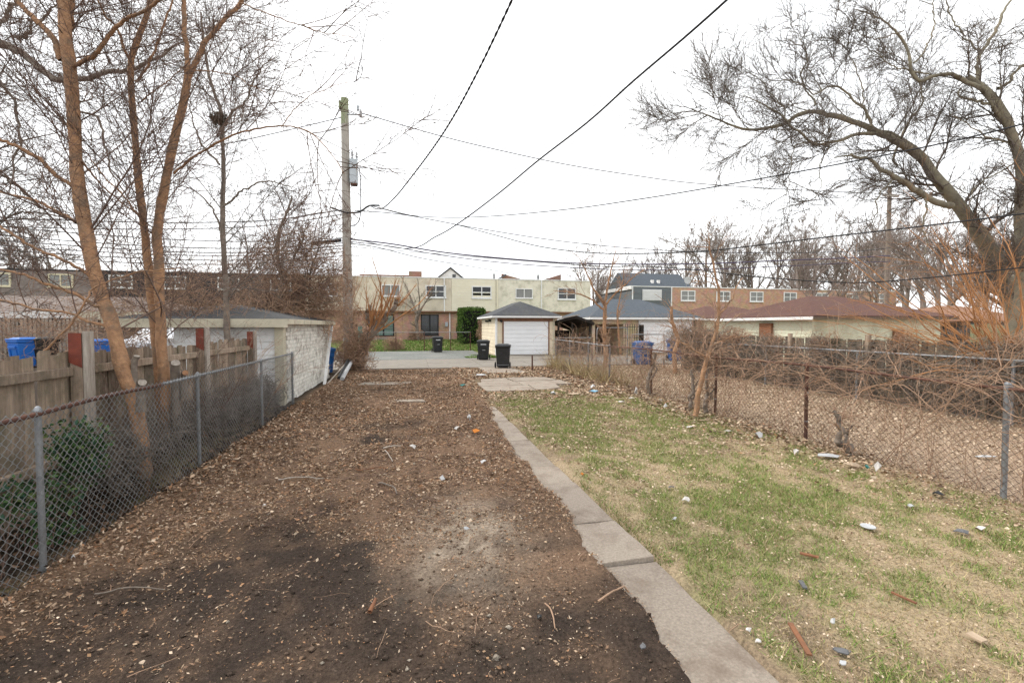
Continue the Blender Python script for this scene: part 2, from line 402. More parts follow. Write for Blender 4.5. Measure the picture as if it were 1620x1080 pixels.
def limb(pts, r0, r1, d=None, n=36):
    """pts: (px,py[,depth]) measured on the photograph, d the limb's distance"""
    p = [dep(q[0], q[1], q[2] if len(q) > 2 else d) for q in pts]
    return resample(p, n), np.linspace(1, 0, n) ** 0.8 * (r0 - r1) + r1
def gnarl(P, Rd, rng, amt):
    n = len(P); Q = P.copy(); o = np.cumsum(rng.normal(0, amt, (n, 3)), 0); o -= np.linspace(0, 1, n)[:, None] * o[-1]; o[0] = 0
    return Q + o, Rd * (1 + rng.normal(0, 0.05, n))
def make_tree(name, label, cat, limbs, bark, twig, spec, seed, loc, group=None, knob=0.0, kside=10, maxlen=None, rmin=0.0027, thin=1.0, decay=0.62):
    """limbs: list of (P, R); spec: list of (count, tmin, tmax, angle, lenfactor, radfactor, up, segs, wiggle, trop)"""
    rng = np.random.default_rng(seed)
    root = thing(name, label, cat, loc, 0, group)
    LP, LR = [], []
    for P, Rr in limbs:
        Rr = Rr * thin
        if knob: P, Rr = gnarl(P, Rr, rng, knob)
        LP.append(P); LR.append(Rr)
    LP = np.array(LP); LR = np.array(LR)
    V, q = tubes(LP, LR, kside)
    N_, S_ = LR.shape; Vr = V.reshape(N_, S_, kside, 3); ctr = LP[:, :, None, :]
    li = np.cumsum(np.linalg.norm(np.diff(LP, axis=1, prepend=LP[:, :1]), axis=2), axis=1)[:, :, None] * np.ones((1, 1, kside)); an = np.arange(kside)[None, None, :] * 6.2832 / kside + np.zeros_like(li)
    rel = 0.16 * (fbm(np.cos(an) * 1.6 + np.arange(N_)[:, None, None] * 7.3, np.sin(an) * 1.6 + li * 3.5, seed, 3) - 0.5) + 0.10 * np.maximum(0, vnoise(np.cos(an) * 2.5 + 31, np.sin(an) * 2.5 + li * 6.0, seed + 5) - 0.72) * 3
    V = (ctr + (Vr - ctr) * (1 + rel[..., None])).reshape(-1, 3)
    put('trunk', mesh_np('trunk', V, q, smooth=True), bark, root)
    P, Rr = LP, LR; acc = []
    for lv, (M, t0, t1, ang, lf, rf, up, sg, wig, trop) in enumerate(spec):
        pos, d, l, r = kids(P, Rr, M, t0, t1, ang, lf, rf, rng, up, rmin=rmin * (2.3, 1.5, 1.0, 1.0)[lv])
        if maxlen: l = np.minimum(l, maxlen * rng.uniform(0.55, 1.0, M)); maxlen *= decay
        P, Rr = shoot(pos, d, l, r, sg, wig, trop, rng)
        acc.append(tubes(P, Rr, 4 if r.mean() > 0.012 else 3))
    V, q = join(acc)
    put('crown', mesh_np('crown', V, q, smooth=True), twig, root)
    return root

# ------------------------------------------------------------------ ground
def gh(x, y):
    x = np.asarray(x, float); y = np.asarray(y, float)
    dirt = sstep(-2.9, -2.5, x) * (1 - sstep(1.60, 1.70, x)) * sstep(-2, 0, y) * (1 - sstep(18.6, 19.6, y))
    yard = sstep(1.9, 2.1, x) * (1 - sstep(18.6, 19.6, y)) * sstep(-3, -1, y) * (1 - sstep(14, 16, x))
    side = (1 - sstep(-2.9, -2.5, x)) * (1 - sstep(18, 19.5, y)) * sstep(-9, -6, x)
    h = dirt * ((fbm(x * 1.3, y * 1.3, 3) - 0.45) * 0.10 + (fbm(x * 6, y * 6, 9, 3) - 0.5) * 0.06 + (fbm(x * 13 + y * 3, y * 12 - x * 2, 10, 2) - 0.5) * 0.022 + 0.05 * sstep(0.9, 1.3, x) + 0.06 * sstep(-2.2, -2.6, x))
    h = h + yard * ((fbm(x * 1.1, y * 1.1, 23) - 0.5) * 0.06 + (fbm(x * 7, y * 7, 29, 3) - 0.5) * 0.02 + 0.05 * sstep(5.3, 5.9, x) * (1 - sstep(6.0, 6.8, x)))
    h = h + side * ((fbm(x * 1.5, y * 1.5, 31) - 0.4) * 0.12) + 0.34 * sstep(-2.7, -2.95, x) * (1 - sstep(-3.38, -3.6, x)) * sstep(4.9, 6.4, y) * (1 - sstep(10.2, 10.9, y)) * (0.6 + 0.8 * fbm(x * 3, y * 2, 35))
    inpath = sstep(1.40, 1.50, x + 0.30 * (fbm(y * 2.6 + x * 1.5, y * 0 + 3.3, 41) - 0.5)) * (1 - sstep(1.83, 1.91, x + 0.04 * (fbm(y * 5, y * 0 + 7.7, 43) - 0.5)))
    cover = sstep(8.8, 11.0, y + 1.2 * sstep(1.75, 1.4, x) + 0.8 * (fbm(x * 4, y * 4, 47) - 0.5))
    pathz = -0.05 * (1 - cover) + 0.045 * cover
    h = h * (1 - inpath) + pathz * inpath
    ap = sstep(1.85, 2.1, x) * (1 - sstep(4.75, 4.95, x)) * sstep(12.35, 12.6, y) * (1 - sstep(15.6, 15.8, y))
    ap2 = sstep(2.6, 2.8, x) * (1 - sstep(4.3, 4.5, x)) * sstep(17.2, 17.4, y)* (1 - sstep(19.5, 19.7, y))
    h = h - 0.03 * np.maximum(ap, ap2) * 1.0
    al = sstep(19.3, 19.9, y) * (1 - sstep(34.0, 35.0, y))
    h = h * (1 - al) - 0.04 * al
    h = h + 0.45 * sstep(34.5, 43, y) + 0.36 * (1 - sstep(-11, -6, x)) * sstep(8, 15, y) * (1 - sstep(30, 36, y))
    return h
def zones(x, y):
    n1 = fbm(x * 0.9, y * 0.9, 5); n2 = fbm(x * 3.5, y * 3.5, 6); n3 = fbm(x * 0.45, y * 0.45, 8)
    inlot = sstep(-2.9, -2.6, x) * (1 - sstep(1.6, 1.8, x))
    wx = x + 0.25 * (fbm(x * 3, y * 3, 91) - 0.5); wy = y + 0.4 * (fbm(x * 3, y * 3, 92) - 0.5); ash = np.exp(-(((wx - 0.40) / 0.45) ** 2 + ((wy - 3.95) / 0.75) ** 2)) * (0.45 + 0.55 * sstep(0.35, 0.6, fbm(wx * 7.3 + wy * 2.1, wy * 7.7 - wx * 3.3, 14, 5)))
    dark = (1 - sstep(3.5, 5.3, y + 2.2 * (n1 - 0.5) + 1.6 * (n2 - 0.5) + 1.4 * sstep(-1.7, -2.6, x) + 1.1 * np.exp(-((x - 0.2) / 0.55) ** 2) + 0.9 * sstep(0.3, 1.0, x))) * (0.6 + 0.6 * fbm(x * 5, y * 5, 78))
    dark = np.clip(dark + 0.8 * np.exp(-(((x + 0.45) / 0.5) ** 2 + ((y - 7.6) / 0.35) ** 2)) + 0.7 * sstep(0.62, 0.75, fbm(x * 1.4, y * 1.4, 77)), 0, 1)
    green = sstep(0.33, 0.62, 0.4 * fbm(x * 1.3, y * 1.0, 12) + 0.6 * fbm(x * 5.5 + y * 1.3, y * 5.1 - x * 1.7, 13, 5) + 0.09 * np.exp(-((y - 9.8) / 1.6) ** 2 - ((x - 2.6) / 0.7) ** 2) - 0.10 * np.exp(-((x - 1.9) / 0.25) ** 2) - 0.10 * sstep(5.0, 5.9, x) - 0.10 * np.exp(-((x - 2.6) / 0.6) ** 2 - ((y - 2.6) / 0.8) ** 2) - 0.07 * np.exp(-((x - 3.0) / 0.5) ** 2 - ((y - 6.6) / 1.2) ** 2))
    bare = sstep(0.5, 0.62, fbm(x * 1.1 + 9, y * 0.8, 15)) * (1 - green)
    return inlot, ash, dark, green, bare
def gcol(x, y):
    inlot, ash, dark, green, bare = zones(x, y)
    def C(*c): return np.array(c)[None, :]
    def mix(a, b, t): return a * (1 - t[:, None]) + b * t[:, None]
    lot = mix(np.repeat(C(0.185, 0.119, 0.078), len(x), 0), C(0.040, 0.030, 0.024), dark * 0.97)
    lot = mix(lot, C(0.42, 0.345, 0.265), np.clip(ash * 1.15, 0, 1) * 0.85)
    gr = mix(np.repeat(C(0.35, 0.27, 0.175), len(x), 0), C(0.20, 0.21, 0.085), green * 0.7)
    gr = mix(gr, C(0.15, 0.108, 0.075), bare * 0.6)
    nb = np.repeat(C(0.36, 0.265, 0.19), len(x), 0)
    col = mix(gr, nb, sstep(5.5, 6.2, x))
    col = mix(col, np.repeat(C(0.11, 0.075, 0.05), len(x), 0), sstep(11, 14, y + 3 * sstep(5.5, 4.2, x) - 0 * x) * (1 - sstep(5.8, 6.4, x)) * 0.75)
    col = mix(col, lot, inlot)
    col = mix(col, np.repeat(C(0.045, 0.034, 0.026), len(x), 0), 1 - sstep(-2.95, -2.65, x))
    far = sstep(31, 33, y)
    lawn = mix(np.repeat(C(0.10, 0.145, 0.04), len(x), 0), C(0.2, 0.17, 0.09), sstep(0.5, 0.7, fbm(x * 0.5, y * 0.5, 61)))
    col = mix(col, lawn, far)
    return col
def lines(*segs):
    o = []
    for a, b, s in segs: o += list(np.arange(a, b, s))
    return np.array(o)
gx = np.concatenate([[-400, -200, -100, -60, -40], lines((-30, -10, 2.5), (-10, -3.2, 0.3), (-3.2, 6.4, 0.05), (6.4, 12, 0.14), (12, 30, 1.5)), [30, 40, 60, 100, 200, 400]])
gy = np.concatenate([[-40, -10, -3], lines((-1, 1.2, 0.4), (1.2, 6, 0.042), (6, 13, 0.075), (13, 20.2, 0.12), (20.2, 46, 1.2)), [46, 60, 90, 150, 250, 500]])
X_, Y_ = np.meshgrid(gx, gy); fx, fy = X_.ravel(), Y_.ravel()
ny, nx = X_.shape
idx = np.arange(nx * ny).reshape(ny, nx)
gq = np.stack([idx[:-1, :-1], idx[:-1, 1:], idx[1:, 1:], idx[1:, :-1]], -1).reshape(-1, 4)
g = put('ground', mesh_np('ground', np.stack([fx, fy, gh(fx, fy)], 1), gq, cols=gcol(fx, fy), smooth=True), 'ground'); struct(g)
def gpt(px, py):
    p = gnd(px, py, 0.0)
    for _ in range(3): p = gnd(px, py, float(gh(p[0], p[1])))
    return p

# ------------------------------------------------------------------ pavements
rnd = random.Random(4)
al = MB().box(-70, 90, 20.05, 25.2, -0.3, 0.0).build('alley', 'alley_concrete'); struct(al)
for i in range(9):      # cast bays of the alley that can be told apart
    x0 = -6.6 + i * 2.4
    box1('slab', 'alley_concrete', al, x0 + 0.012, x0 + 2.388, 20.06, 22.6, -0.1, 0.010 + 0.004 * (i % 3), bevel=0.01)
    box1('slab', 'alley_concrete', al, x0 + 0.012, x0 + 2.388, 22.62, 25.19, -0.1, 0.012 + 0.004 * ((i + 1) % 3), bevel=0.01)
pad = MB().box(-12, 4.2, 25.22, 33.4, -0.3, 0.016).build('parking_pad', 'gravel'); struct(pad)

path = bpy.data.objects.new('garden_path', None); COL.objects.link(path); struct(path); ORG[path.name] = np.zeros(3)
def slab(parent, c, z, m='concrete', seed=0, th=0.12):
    """one cast slab with slightly uneven edges: c = four corners anticlockwise"""
    r = random.Random(seed); ring = []
    for i in range(4):
        a, b = c[i], c[(i + 1) % 4]
        for k in range(6):
            t = k / 6; j = 0.006 if k else 0
            ring.append((a[0] + (b[0] - a[0]) * t + r.uniform(-j, j), a[1] + (b[1] - a[1]) * t + r.uniform(-j, j)))
    zz = lambda p: z(p[0], p[1]) if callable(z) else z
    return MB().hexa([(p[0], p[1], -th) for p in ring], [(p[0], p[1], zz(p)) for p in ring]).build('slab', m, parent, bevel=0.007)
YS = [0.3, 1.75, 3.2, 3.93, 5.0, 5.72, 7.05, 8.4, 9.7, 11.0, 12.3]
ZT = [0.000, 0.004, None, 0.022, 0.018, 0.008, 0.010, 0.006, 0.012, 0.008]
for i in range(10):
    a, b = YS[i] + 0.006, YS[i + 1] - 0.006
    xl, xr = 1.33, 1.85 - 0.010 * i
    z = ZT[i] if ZT[i] is not None else (lambda x, y: 0.038 - 0.02 * (y - 3.2) / 0.73 + 0.02 * (x - 1.6))
    c = [(xl, a), (xr, a), (xr, b), (xl, b)]
    if i == 4: c = [(xl, a), (xr, a), (xr, b - 0.10), (xl, b + 0.03)]
    if i == 5: c = [(xl, a + 0.04), (xr, a - 0.09), (xr, b), (xl, b)]
    slab(path, c, z, seed=i)
apron = bpy.data.objects.new('concrete_apron', None); COL.objects.link(apron); struct(apron); ORG[apron.name] = np.zeros(3)
for k, (c, z) in enumerate([
        ([(1.95, 12.5), (3.35, 12.42), (3.4, 13.55), (1.9, 13.5)], 0.028), ([(3.38, 12.42), (4.2, 12.75), (4.3, 13.6), (3.43, 13.55)], 0.036),
        ([(1.9, 13.54), (3.25, 13.6), (3.2, 14.5), (1.95, 14.45)], 0.03), ([(3.3, 13.6), (4.85, 13.66), (4.8, 14.6), (3.25, 14.52)], 0.024),
        ([(2.1, 14.5), (3.15, 14.55), (3.1, 15.6), (2.2, 15.4)], 0.02), ([(3.2, 14.58), (4.7, 14.66), (4.5, 15.55), (3.15, 15.6)], 0.03),
        ([(2.7, 17.3), (4.4, 17.4), (4.1, 19.95), (2.7, 19.95)], 0.012),
        ([(-1.75, 14.7), (-0.2, 14.55), (-0.1, 15.2), (-1.6, 15.4)], 0.022), ([(-0.6, 11.3), (0.25, 11.2), (0.2, 11.5), (-0.5, 11.6)], 0.018)]):
    slab(apron, c, z, seed=40 + k)
g1 = MB().box(4.95, 8.6, 25.22, 27.45, -0.3, 0.02).build('garage_driveway', 'alley_concrete'); struct(g1)

# ------------------------------------------------------------------ building helpers
def window(parent, cx, z0, z1, w, Y, fm='white_trim', panes=2, sash=True, gm='glass_dark', fw=0.10, axis='y'):
    m = MB(); x0, x1 = cx - w / 2, cx + w / 2; a, b = Y - 0.09, Y + 0.02
    m.box(x0, x1, a, b, z1 - fw, z1).box(x0, x1, a, b, z0, z0 + fw)
    m.box(x0, x0 + fw, a, b, z0 + fw, z1 - fw).box(x1 - fw, x1, a, b, z0 + fw, z1 - fw)
    pw = (w - 2 * fw) / panes
    for i in range(1, panes):
        c = x0 + fw + pw * i; m.box(c - 0.045, c + 0.045, a + 0.01, b, z0 + fw, z1 - fw)
    fr = m.build('window', fm, parent)
    for i in range(panes):
        p0 = x0 + fw + pw * i + (0.045 if i else 0.0); p1 = x0 + fw + pw * (i + 1) - (0.045 if i < panes - 1 else 0.0)
        zm = (z0 + z1) / 2
        if sash:
            box1('pane', gm, fr, p0, p1, Y - 0.03, Y + 0.01, z0 + fw, zm - 0.03)
            box1('pane', gm, fr, p0, p1, Y - 0.045, Y + 0.01, zm + 0.03, z1 - fw)
            box1('sash_bar', fm, fr, p0, p1, Y - 0.06, Y + 0.01, zm - 0.03, zm + 0.03)
        else:
            box1('pane', gm, fr, p0, p1, Y - 0.03, Y + 0.01, z0 + fw, z1 - fw)
    box1('sill', fm, fr, x0 - 0.05, x1 + 0.05, Y - 0.14, Y, z0 - 0.06, z0 - 0.002)
    return fr
def hip(x0, x1, y0, y1, z0, z1, axis, inset, th=0.10):
    m = MB()
    if axis == 'x': r = [(x0 + inset, (y0 + y1) / 2, z1), (x1 - inset, (y0 + y1) / 2, z1)]
    else: r = [((x0 + x1) / 2, y0 + inset, z1), ((x0 + x1) / 2, y1 - inset, z1)]
    v = [(x0, y0, z0), (x1, y0, z0), (x1, y1, z0), (x0, y1, z0), (x0, y0, z0 + th * 0.4), (x1, y0, z0 + th * 0.4), (x1, y1, z0 + th * 0.4), (x0, y1, z0 + th * 0.4)] + r
    f = [(3, 2, 1, 0), (0, 1, 5, 4), (1, 2, 6, 5), (2, 3, 7, 6), (3, 0, 4, 7)]
    if axis == 'x': f += [(4, 5, 9, 8), (5, 6, 9), (6, 7, 8, 9), (7, 4, 8)]
    else: f += [(4, 5, 8), (5, 6, 9, 8), (6, 7, 9), (7, 4, 8, 9)]
    return m.poly(v, f)
def fascia(parent, x0, x1, y0, y1, z0, z1, m):
    t = 0.03
    box1('fascia', m, parent, x0 - t, x1 + t, y0 - t, y0, z0, z1); box1('fascia', m, parent, x0 - t, x1 + t, y1, y1 + t, z0, z1)
    box1('fascia', m, parent, x0 - t, x0, y0, y1, z0, z1); box1('fascia', m, parent, x1, x1 + t, y0, y1, z0, z1)
def boards_x(parent, m, x0, x1, Y, z0, z1, n, out=-1, skip=None):
    """clapboards on a wall facing -Y; each laps the one below"""
    h = (z1 - z0) / n
    for i in range(n):
        a, b = z0 + i * h, z0 + (i + 1) * h + 0.012
        MB().hexa([(x0, Y - 0.034, a), (x1, Y - 0.034, a), (x1, Y + 0.0, a), (x0, Y + 0.0, a)], [(x0, Y - 0.012, b), (x1, Y - 0.012, b), (x1, Y, b), (x0, Y, b)]).build('board', m, parent)
def boards_y(parent, m, X, y0, y1, z0, z1, n, s=-1):
    h = (z1 - z0) / n
    for i in range(n):
        a, b = z0 + i * h, z0 + (i + 1) * h + 0.012
        MB().hexa([(X + s * 0.034, y0, a), (X + s * 0.034, y1, a), (X, y1, a), (X, y0, a)], [(X + s * 0.012, y0, b), (X + s * 0.012, y1, b), (X, y1, b), (X, y0, b)]).build('board', m, parent)
def garage_door(parent, x0, x1, Y, z0, z1, n, m='door_white', cols=0):
    d = box1('garage_door', m, parent, x0, x1, Y, Y + 0.03, z0, z1)
    h = (z1 - z0) / n
    for i in range(n): box1('panel', m, d, x0 + 0.01, x1 - 0.01, Y - 0.028, Y - 0.002, z0 + i * h + 0.012, z0 + (i + 1) * h - 0.012, bevel=0.012)
    return d
def downspout(parent, x, Y, z0, z1, m='white_trim'):
    MB().box(x - 0.05, x + 0.05, Y - 0.09, Y - 0.005, z0, z1).build('downspout', m, parent)

# ------------------------------------------------------------------ town houses across the alley
FY, GZ = 44.6, 0.44
def town_unit(x0, x1, upper, label, cat='house', win=None, wkw={}, ztop=6.4, zmid=3.25, lower='brick_orange', parapet='white_trim', lower_on=True, y=FY, ydeep=9.5, group='town houses in the far row', mansard=False):
    t = thing('town_house', label, cat, ((x0 + x1) / 2, y, GZ), 0, group)
    e = 0.006
    if mansard:
        MB().hexa([(x0 + e, y - 0.15, zmid), (x1 - e, y - 0.15, zmid), (x1 - e, y + ydeep, zmid), (x0 + e, y + ydeep, zmid)], [(x0 + e, y + 0.55, ztop), (x1 - e, y + 0.55, ztop), (x1 - e, y + ydeep, ztop), (x0 + e, y + ydeep, ztop)]).build('upper_wall', upper, t)
        box1('parapet', 'mansard_black', t, x0 + e, x1 - e, y + 0.5, y + 0.8, ztop + 0.003, ztop + 0.12)
    else:
        box1('upper_wall', upper, t, x0 + e, x1 - e, y, y + ydeep, zmid, ztop)
        box1('parapet', parapet, t, x0 + e, x1 - e, y - 0.05, y + 0.25, ztop + 0.003, ztop + 0.09)
        box1('soffit_trim', 'brown_trim', t, x0 + e, x1 - e, y + 0.02, y + 0.45, zmid - 0.12, zmid - 0.003)
    if lower_on: box1('wall', lower, t, x0 + e, x1 - e, y + 0.45, y + ydeep, GZ - 0.3, zmid - 0.123)
    if win:
        cx, w, z0, z1 = win
        yy = y if not mansard else y + 0.25
        fr = window(t, cx, z0, z1, w, yy, **wkw)
        if mansard: box1('dormer_cheek', upper, t, cx - w / 2 + 0.02, cx + w / 2 - 0.02, yy + 0.03, yy + 0.7, z0 + 0.02, z1 - 0.02)
    return t
u0 = town_unit(-9.7, -5.8, 'siding_beige', 'beige town house half hidden behind the utility pole', win=(-7.7, 1.7, 4.55, 5.75))
u1 = town_unit(-5.8, -1.1, 'siding_beige', 'beige and brick town house with green-curtained barred patio door', win=(-2.15, 1.75, 4.6, 5.72), wkw=dict(sash=False, gm='glass_grey'))
u2 = town_unit(-1.1, 3.55, 'siding_beige', 'stained beige town house above a dark barred patio door', win=(2.05, 1.95, 4.52, 5.72))
u3 = town_unit(3.55, 8.2, 'siding_cream', 'cream yellow clapboard town house directly above the green hedge', win=(6.5, 1.95, 4.52, 5.72))
u4 = town_unit(8.2, 12.8, 'siding_lime', 'pale peeling town house with single-paned window behind the garage roof', win=(10.8, 1.75, 4.58, 5.55), wkw=dict(sash=False, gm='glass_grey', fw=0.07))
u5 = town_unit(12.8, 17.9, 'siding_lime', 'end town house of the cream row, beside the grey house', win=(15.3, 1.95, 4.5, 5.7))
for k in range(16): box1('clapboard', 'siding_cream', u3, 3.58, 8.17, FY - 0.03 - 0.002 * (k % 2), FY, 3.28 + k * 0.194, 3.28 + k * 0.194 + 0.168)
for t, x, m in ((u2, 2.85, 'white_trim'), (u3, 7.95, 'cream_trim'), (u4, 12.6, 'white_trim')): downspout(t, x, FY, 3.2, 6.4, m)
downspout(u2, 3.4, FY + 0.45, 0.4, 3.1)
def patio(t, x0, x1, gm):
    Yd = FY + 0.45; z0, z1 = 0.86, 2.92
    m = MB().box(x0, x1, Yd - 0.08, Yd, z1 - 0.1, z1).box(x0, x1, Yd - 0.08, Yd, z0, z0 + 0.08).box(x0, x0 + 0.1, Yd - 0.08, Yd, z0, z1).box(x1 - 0.1, x1, Yd - 0.08, Yd, z0, z1)
    c = (x0 + x1) / 2; m.box(c - 0.07, c + 0.07, Yd - 0.075, Yd, z0, z1)
    d = m.build('patio_door', 'black_iron', t)
    box1('pane', gm, d, x0 + 0.1, c - 0.07, Yd - 0.04, Yd - 0.01, z0 + 0.08, z1 - 0.1); box1('pane', gm, d, c + 0.07, x1 - 0.1, Yd - 0.04, Yd - 0.01, z0 + 0.08, z1 - 0.1)
    for k in range(13):
        x = x0 + 0.12 + k * (x1 - x0 - 0.24) / 12; box1('bar', 'black_iron', d, x - 0.008, x + 0.008, Yd - 0.115, Yd - 0.095, z0, z1)
    for z in (1.5, 1.75): box1('bar', 'black_iron', d, x0, x1, Yd - 0.12, Yd - 0.1, z, z + 0.03)
    box1('step', 'concrete', t, x0 - 0.2, x1 + 0.2, Yd - 0.7, Yd - 0.01, 0.3, z0 - 0.12)
patio(u1, -3.85, -1.9, 'curtain_green'); patio(u2, 0.62, 2.32, 'glass_dark')
box1('meter_box', 'steel_box', u2, 2.95, 3.2, FY + 0.28, FY + 0.44, 1.75, 2.2)
box1('fence_board', 'teal_paint', u1, -4.9, -4.55, FY - 2.1, FY - 2.02, 0.45, 1.8)
# dark mansard units to the left
bounds = [-9.7, -13.9, -18.2, -22.3, -26.4, -30.7, -35.2, -40]
wins = [-11.8, -16.05, -20.25, -24.3, -28.6, -32.9, -37.4]
mlab = ['black mansard town house hidden behind the vine thicket', 'black mansard town house with white window, behind the thin grey trunk', 'black mansard town house with white window, right of the double orange trunk', 'black mansard town house with white window, left of the double orange trunk', 'grey-brown mansard town house with pale yellow window frame', 'grey-brown mansard town house with plain end window', 'grey-brown mansard town house at the far left edge']
for i in range(7):
    dk = i < 4
    town_unit(bounds[i + 1], bounds[i], 'mansard_black' if dk else 'mansard_brown', mlab[i], win=(wins[i], 1.75, 5.02, 6.12), wkw=dict(fm='white_trim' if dk else 'yellow_trim', gm='glass_dark' if dk else 'glass_grey', sash=dk), mansard=True, zmid=3.7)
# grey and brick row to the right
BZ = 6.0
def row2(x0, x1, upper, label, win, wkw={}):
    return town_unit(x0, x1, upper, label, win=win, wkw=wkw, ztop=BZ, zmid=3.2, y=45.0, group='town houses in the right-hand row')
r0 = row2(22.7, 27.5, 'siding_grey', 'dark grey clad town house with a white shuttered window', None)
sh = box1('window_shutter', 'blind_white', r0, 23.95, 26.2, 44.9, 45.02, 4.55, 5.72)
for k in range(6): box1('slat', 'blind_white', sh, 24.02, 26.13, 44.87, 44.895, 4.66 + k * 0.165, 4.66 + k * 0.165 + 0.14)
box1('roof_edge', 'white_trim', r0, 22.55, 22.69, 44.9, 54.5, BZ - 0.28, BZ + 0.1)
downspout(r0, 22.8, 45.0, 0.4, BZ); downspout(r0, 27.4, 45.0, 0.4, BZ)
bx_ = [27.5, 31.7, 36.0, 40.4, 44.8, 49.2, 53.6, 58]
rl = ['orange brick town house next to the grey one', 'orange brick town house second from the grey one', 'orange brick town house third from the grey one, above the red roof', 'orange brick town house behind the red roof ridge', 'orange brick town house just right of the red roof ridge', 'orange brick town house second right of the red roof ridge', 'rightmost orange brick town house, behind bare branches']
for i in range(7):
    w_ = [29.4, 33.8, 38.1, 42.6, 47, 51.4, 55.4][i]
    row2(bx_[i], bx_[i + 1], 'brick_orange', rl[i], (w_, 1.75, 4.55, 5.7), wkw=dict(gm='glass_grey'))
# houses whose roofs show behind the rows
h = thing('gabled_house', 'white gable end rising behind the cream town houses', 'house', (4.5, 58, 0.4))
MB().hexa([(-0.3, 58, 0.2), (9.3, 58, 0.2), (9.3, 66, 0.2), (-0.3, 66, 0.2)], [(-0.3, 58, 5.2), (9.3, 58, 5.2), (9.3, 66, 5.2), (-0.3, 66, 5.2)]).build('wall', 'siding_white', h)
MB().poly([(-0.3, 58.02, 5.2), (9.3, 58.02, 5.2), (4.5, 58.02, 9.0), (-0.3, 58.2, 5.2), (9.3, 58.2, 5.2), (4.5, 58.2, 9.0)], [(0, 1, 2), (5, 4, 3), (0, 2, 5, 3), (2, 1, 4, 5)]).build('gable', 'siding_white', h)
MB().poly([(-0.7, 57.8, 4.9), (4.5, 57.8, 9.05), (9.7, 57.8, 4.9), (-0.7, 66.2, 4.9), (4.5, 66.2, 9.05), (9.7, 66.2, 4.9), (-0.7, 57.8, 5.05), (4.5, 57.8, 9.22), (9.7, 57.8, 5.05), (-0.7, 66.2, 5.05), (4.5, 66.2, 9.22), (9.7, 66.2, 5.05)],
          [(6, 7, 10, 9), (7, 8, 11, 10), (0, 3, 4, 1), (1, 4, 5, 2), (0, 1, 7, 6), (1, 2, 8, 7), (3, 9, 10, 4), (4, 10, 11, 5), (0, 6, 9, 3), (2, 5, 11, 8)]).build('roof', 'shingle', h)
box1('vent_window', 'glass_dark', h, 4.75, 5.15, 57.95, 58.01, 7.2, 8.3)
b1 = thing('brick_building', 'brown brick parapet and chimney behind the beige town house', 'building', (-2.4, 56, 0.4))
box1('wall', 'brick_far', b1, -6.2, 0.4, 56, 62, 0.2, 7.85); box1('chimney', 'brick_far', b1, -0.6, 0.9, 55.2, 55.98, 0.2, 8.25)
b2 = thing('brick_building', 'brown brick party walls stepping up behind the cream row', 'building', (13, 55, 0.4))
box1('wall', 'brick_far', b2, 9.5, 17.4, 56.5, 63, 0.2, 7.35)
for (xa, za, zb) in ((12.1, 8.3, 7.6), (17.0, 7.5, 8.4)):
    MB().poly([(xa - 1.4, 55.9, 0.2), (xa + 1.4, 55.9, 0.2), (xa + 1.4, 55.9, zb), (xa - 1.4, 55.9, za), (xa - 1.4, 56.3, 0.2), (xa + 1.4, 56.3, 0.2), (xa + 1.4, 56.3, zb), (xa - 1.4, 56.3, za)], [(0, 1, 2, 3), (7, 6, 5, 4), (0, 3, 7, 4), (3, 2, 6, 7), (1, 5, 6, 2)]).build('party_wall', 'brick_far', b2)
MB().poly([(8.7, 55.5, 6.6), (11.2, 55.5, 8.1), (11.2, 55.8, 8.1), (8.7, 55.8, 6.6), (8.7, 55.5, 6.75), (11.2, 55.5, 8.3), (11.2, 55.8, 8.3), (8.7, 55.8, 6.75)], [(0, 1, 5, 4), (4, 5, 6, 7), (2, 3, 7, 6), (0, 4, 7, 3), (1, 2, 6, 5)]).build('roof_edge', 'shingle_slate', b2)
for x in (9.6, 15.2): MB().cyl((x, 55.3, 6.3), (x, 55.3, 8.2), 0.14, k=8).build('vent_pipe', 'galvanized', b2)
h2 = thing('gabled_house', 'house with wide slate-blue roof rising behind the grey town house', 'house', (35, 60, 0.4))
box1('wall', 'siding_grey', h2, 30.2, 39.6, 60.5, 67, 0.2, 7.5)
MB().poly([(29.8, 60, 7.45), (40, 60, 7.45), (40, 63.7, 9.75), (29.8, 63.7, 9.75), (40, 67.4, 7.45), (29.8, 67.4, 7.45)], [(0, 1, 2, 3), (3, 2, 4, 5), (1, 4, 2), (0, 3, 5), (0, 5, 4, 1)]).build('roof', 'shingle_slate', h2)
for x in (33.9, 34.9): box1('roof_vent', 'white_trim', h2, x, x + 0.35, 60.9, 61.3, 8.0, 8.5)
dish = thing('satellite_dish', 'small white satellite dish on the brick row roof', 'dish', (29.6, 45.6, BZ + 0.1))
MB().cyl((29.6, 45.6, BZ + 0.09), (29.6, 45.6, BZ + 0.75), 0.03, k=6).build('mast', 'galvanized', dish)
MB().lathe((29.6, 45.35, BZ + 0.85), [(0.42, 0.0), (0.40, 0.05), (0.26, 0.13), (0.05, 0.17)], 14, 'y').build('reflector', 'pale_grey', dish)

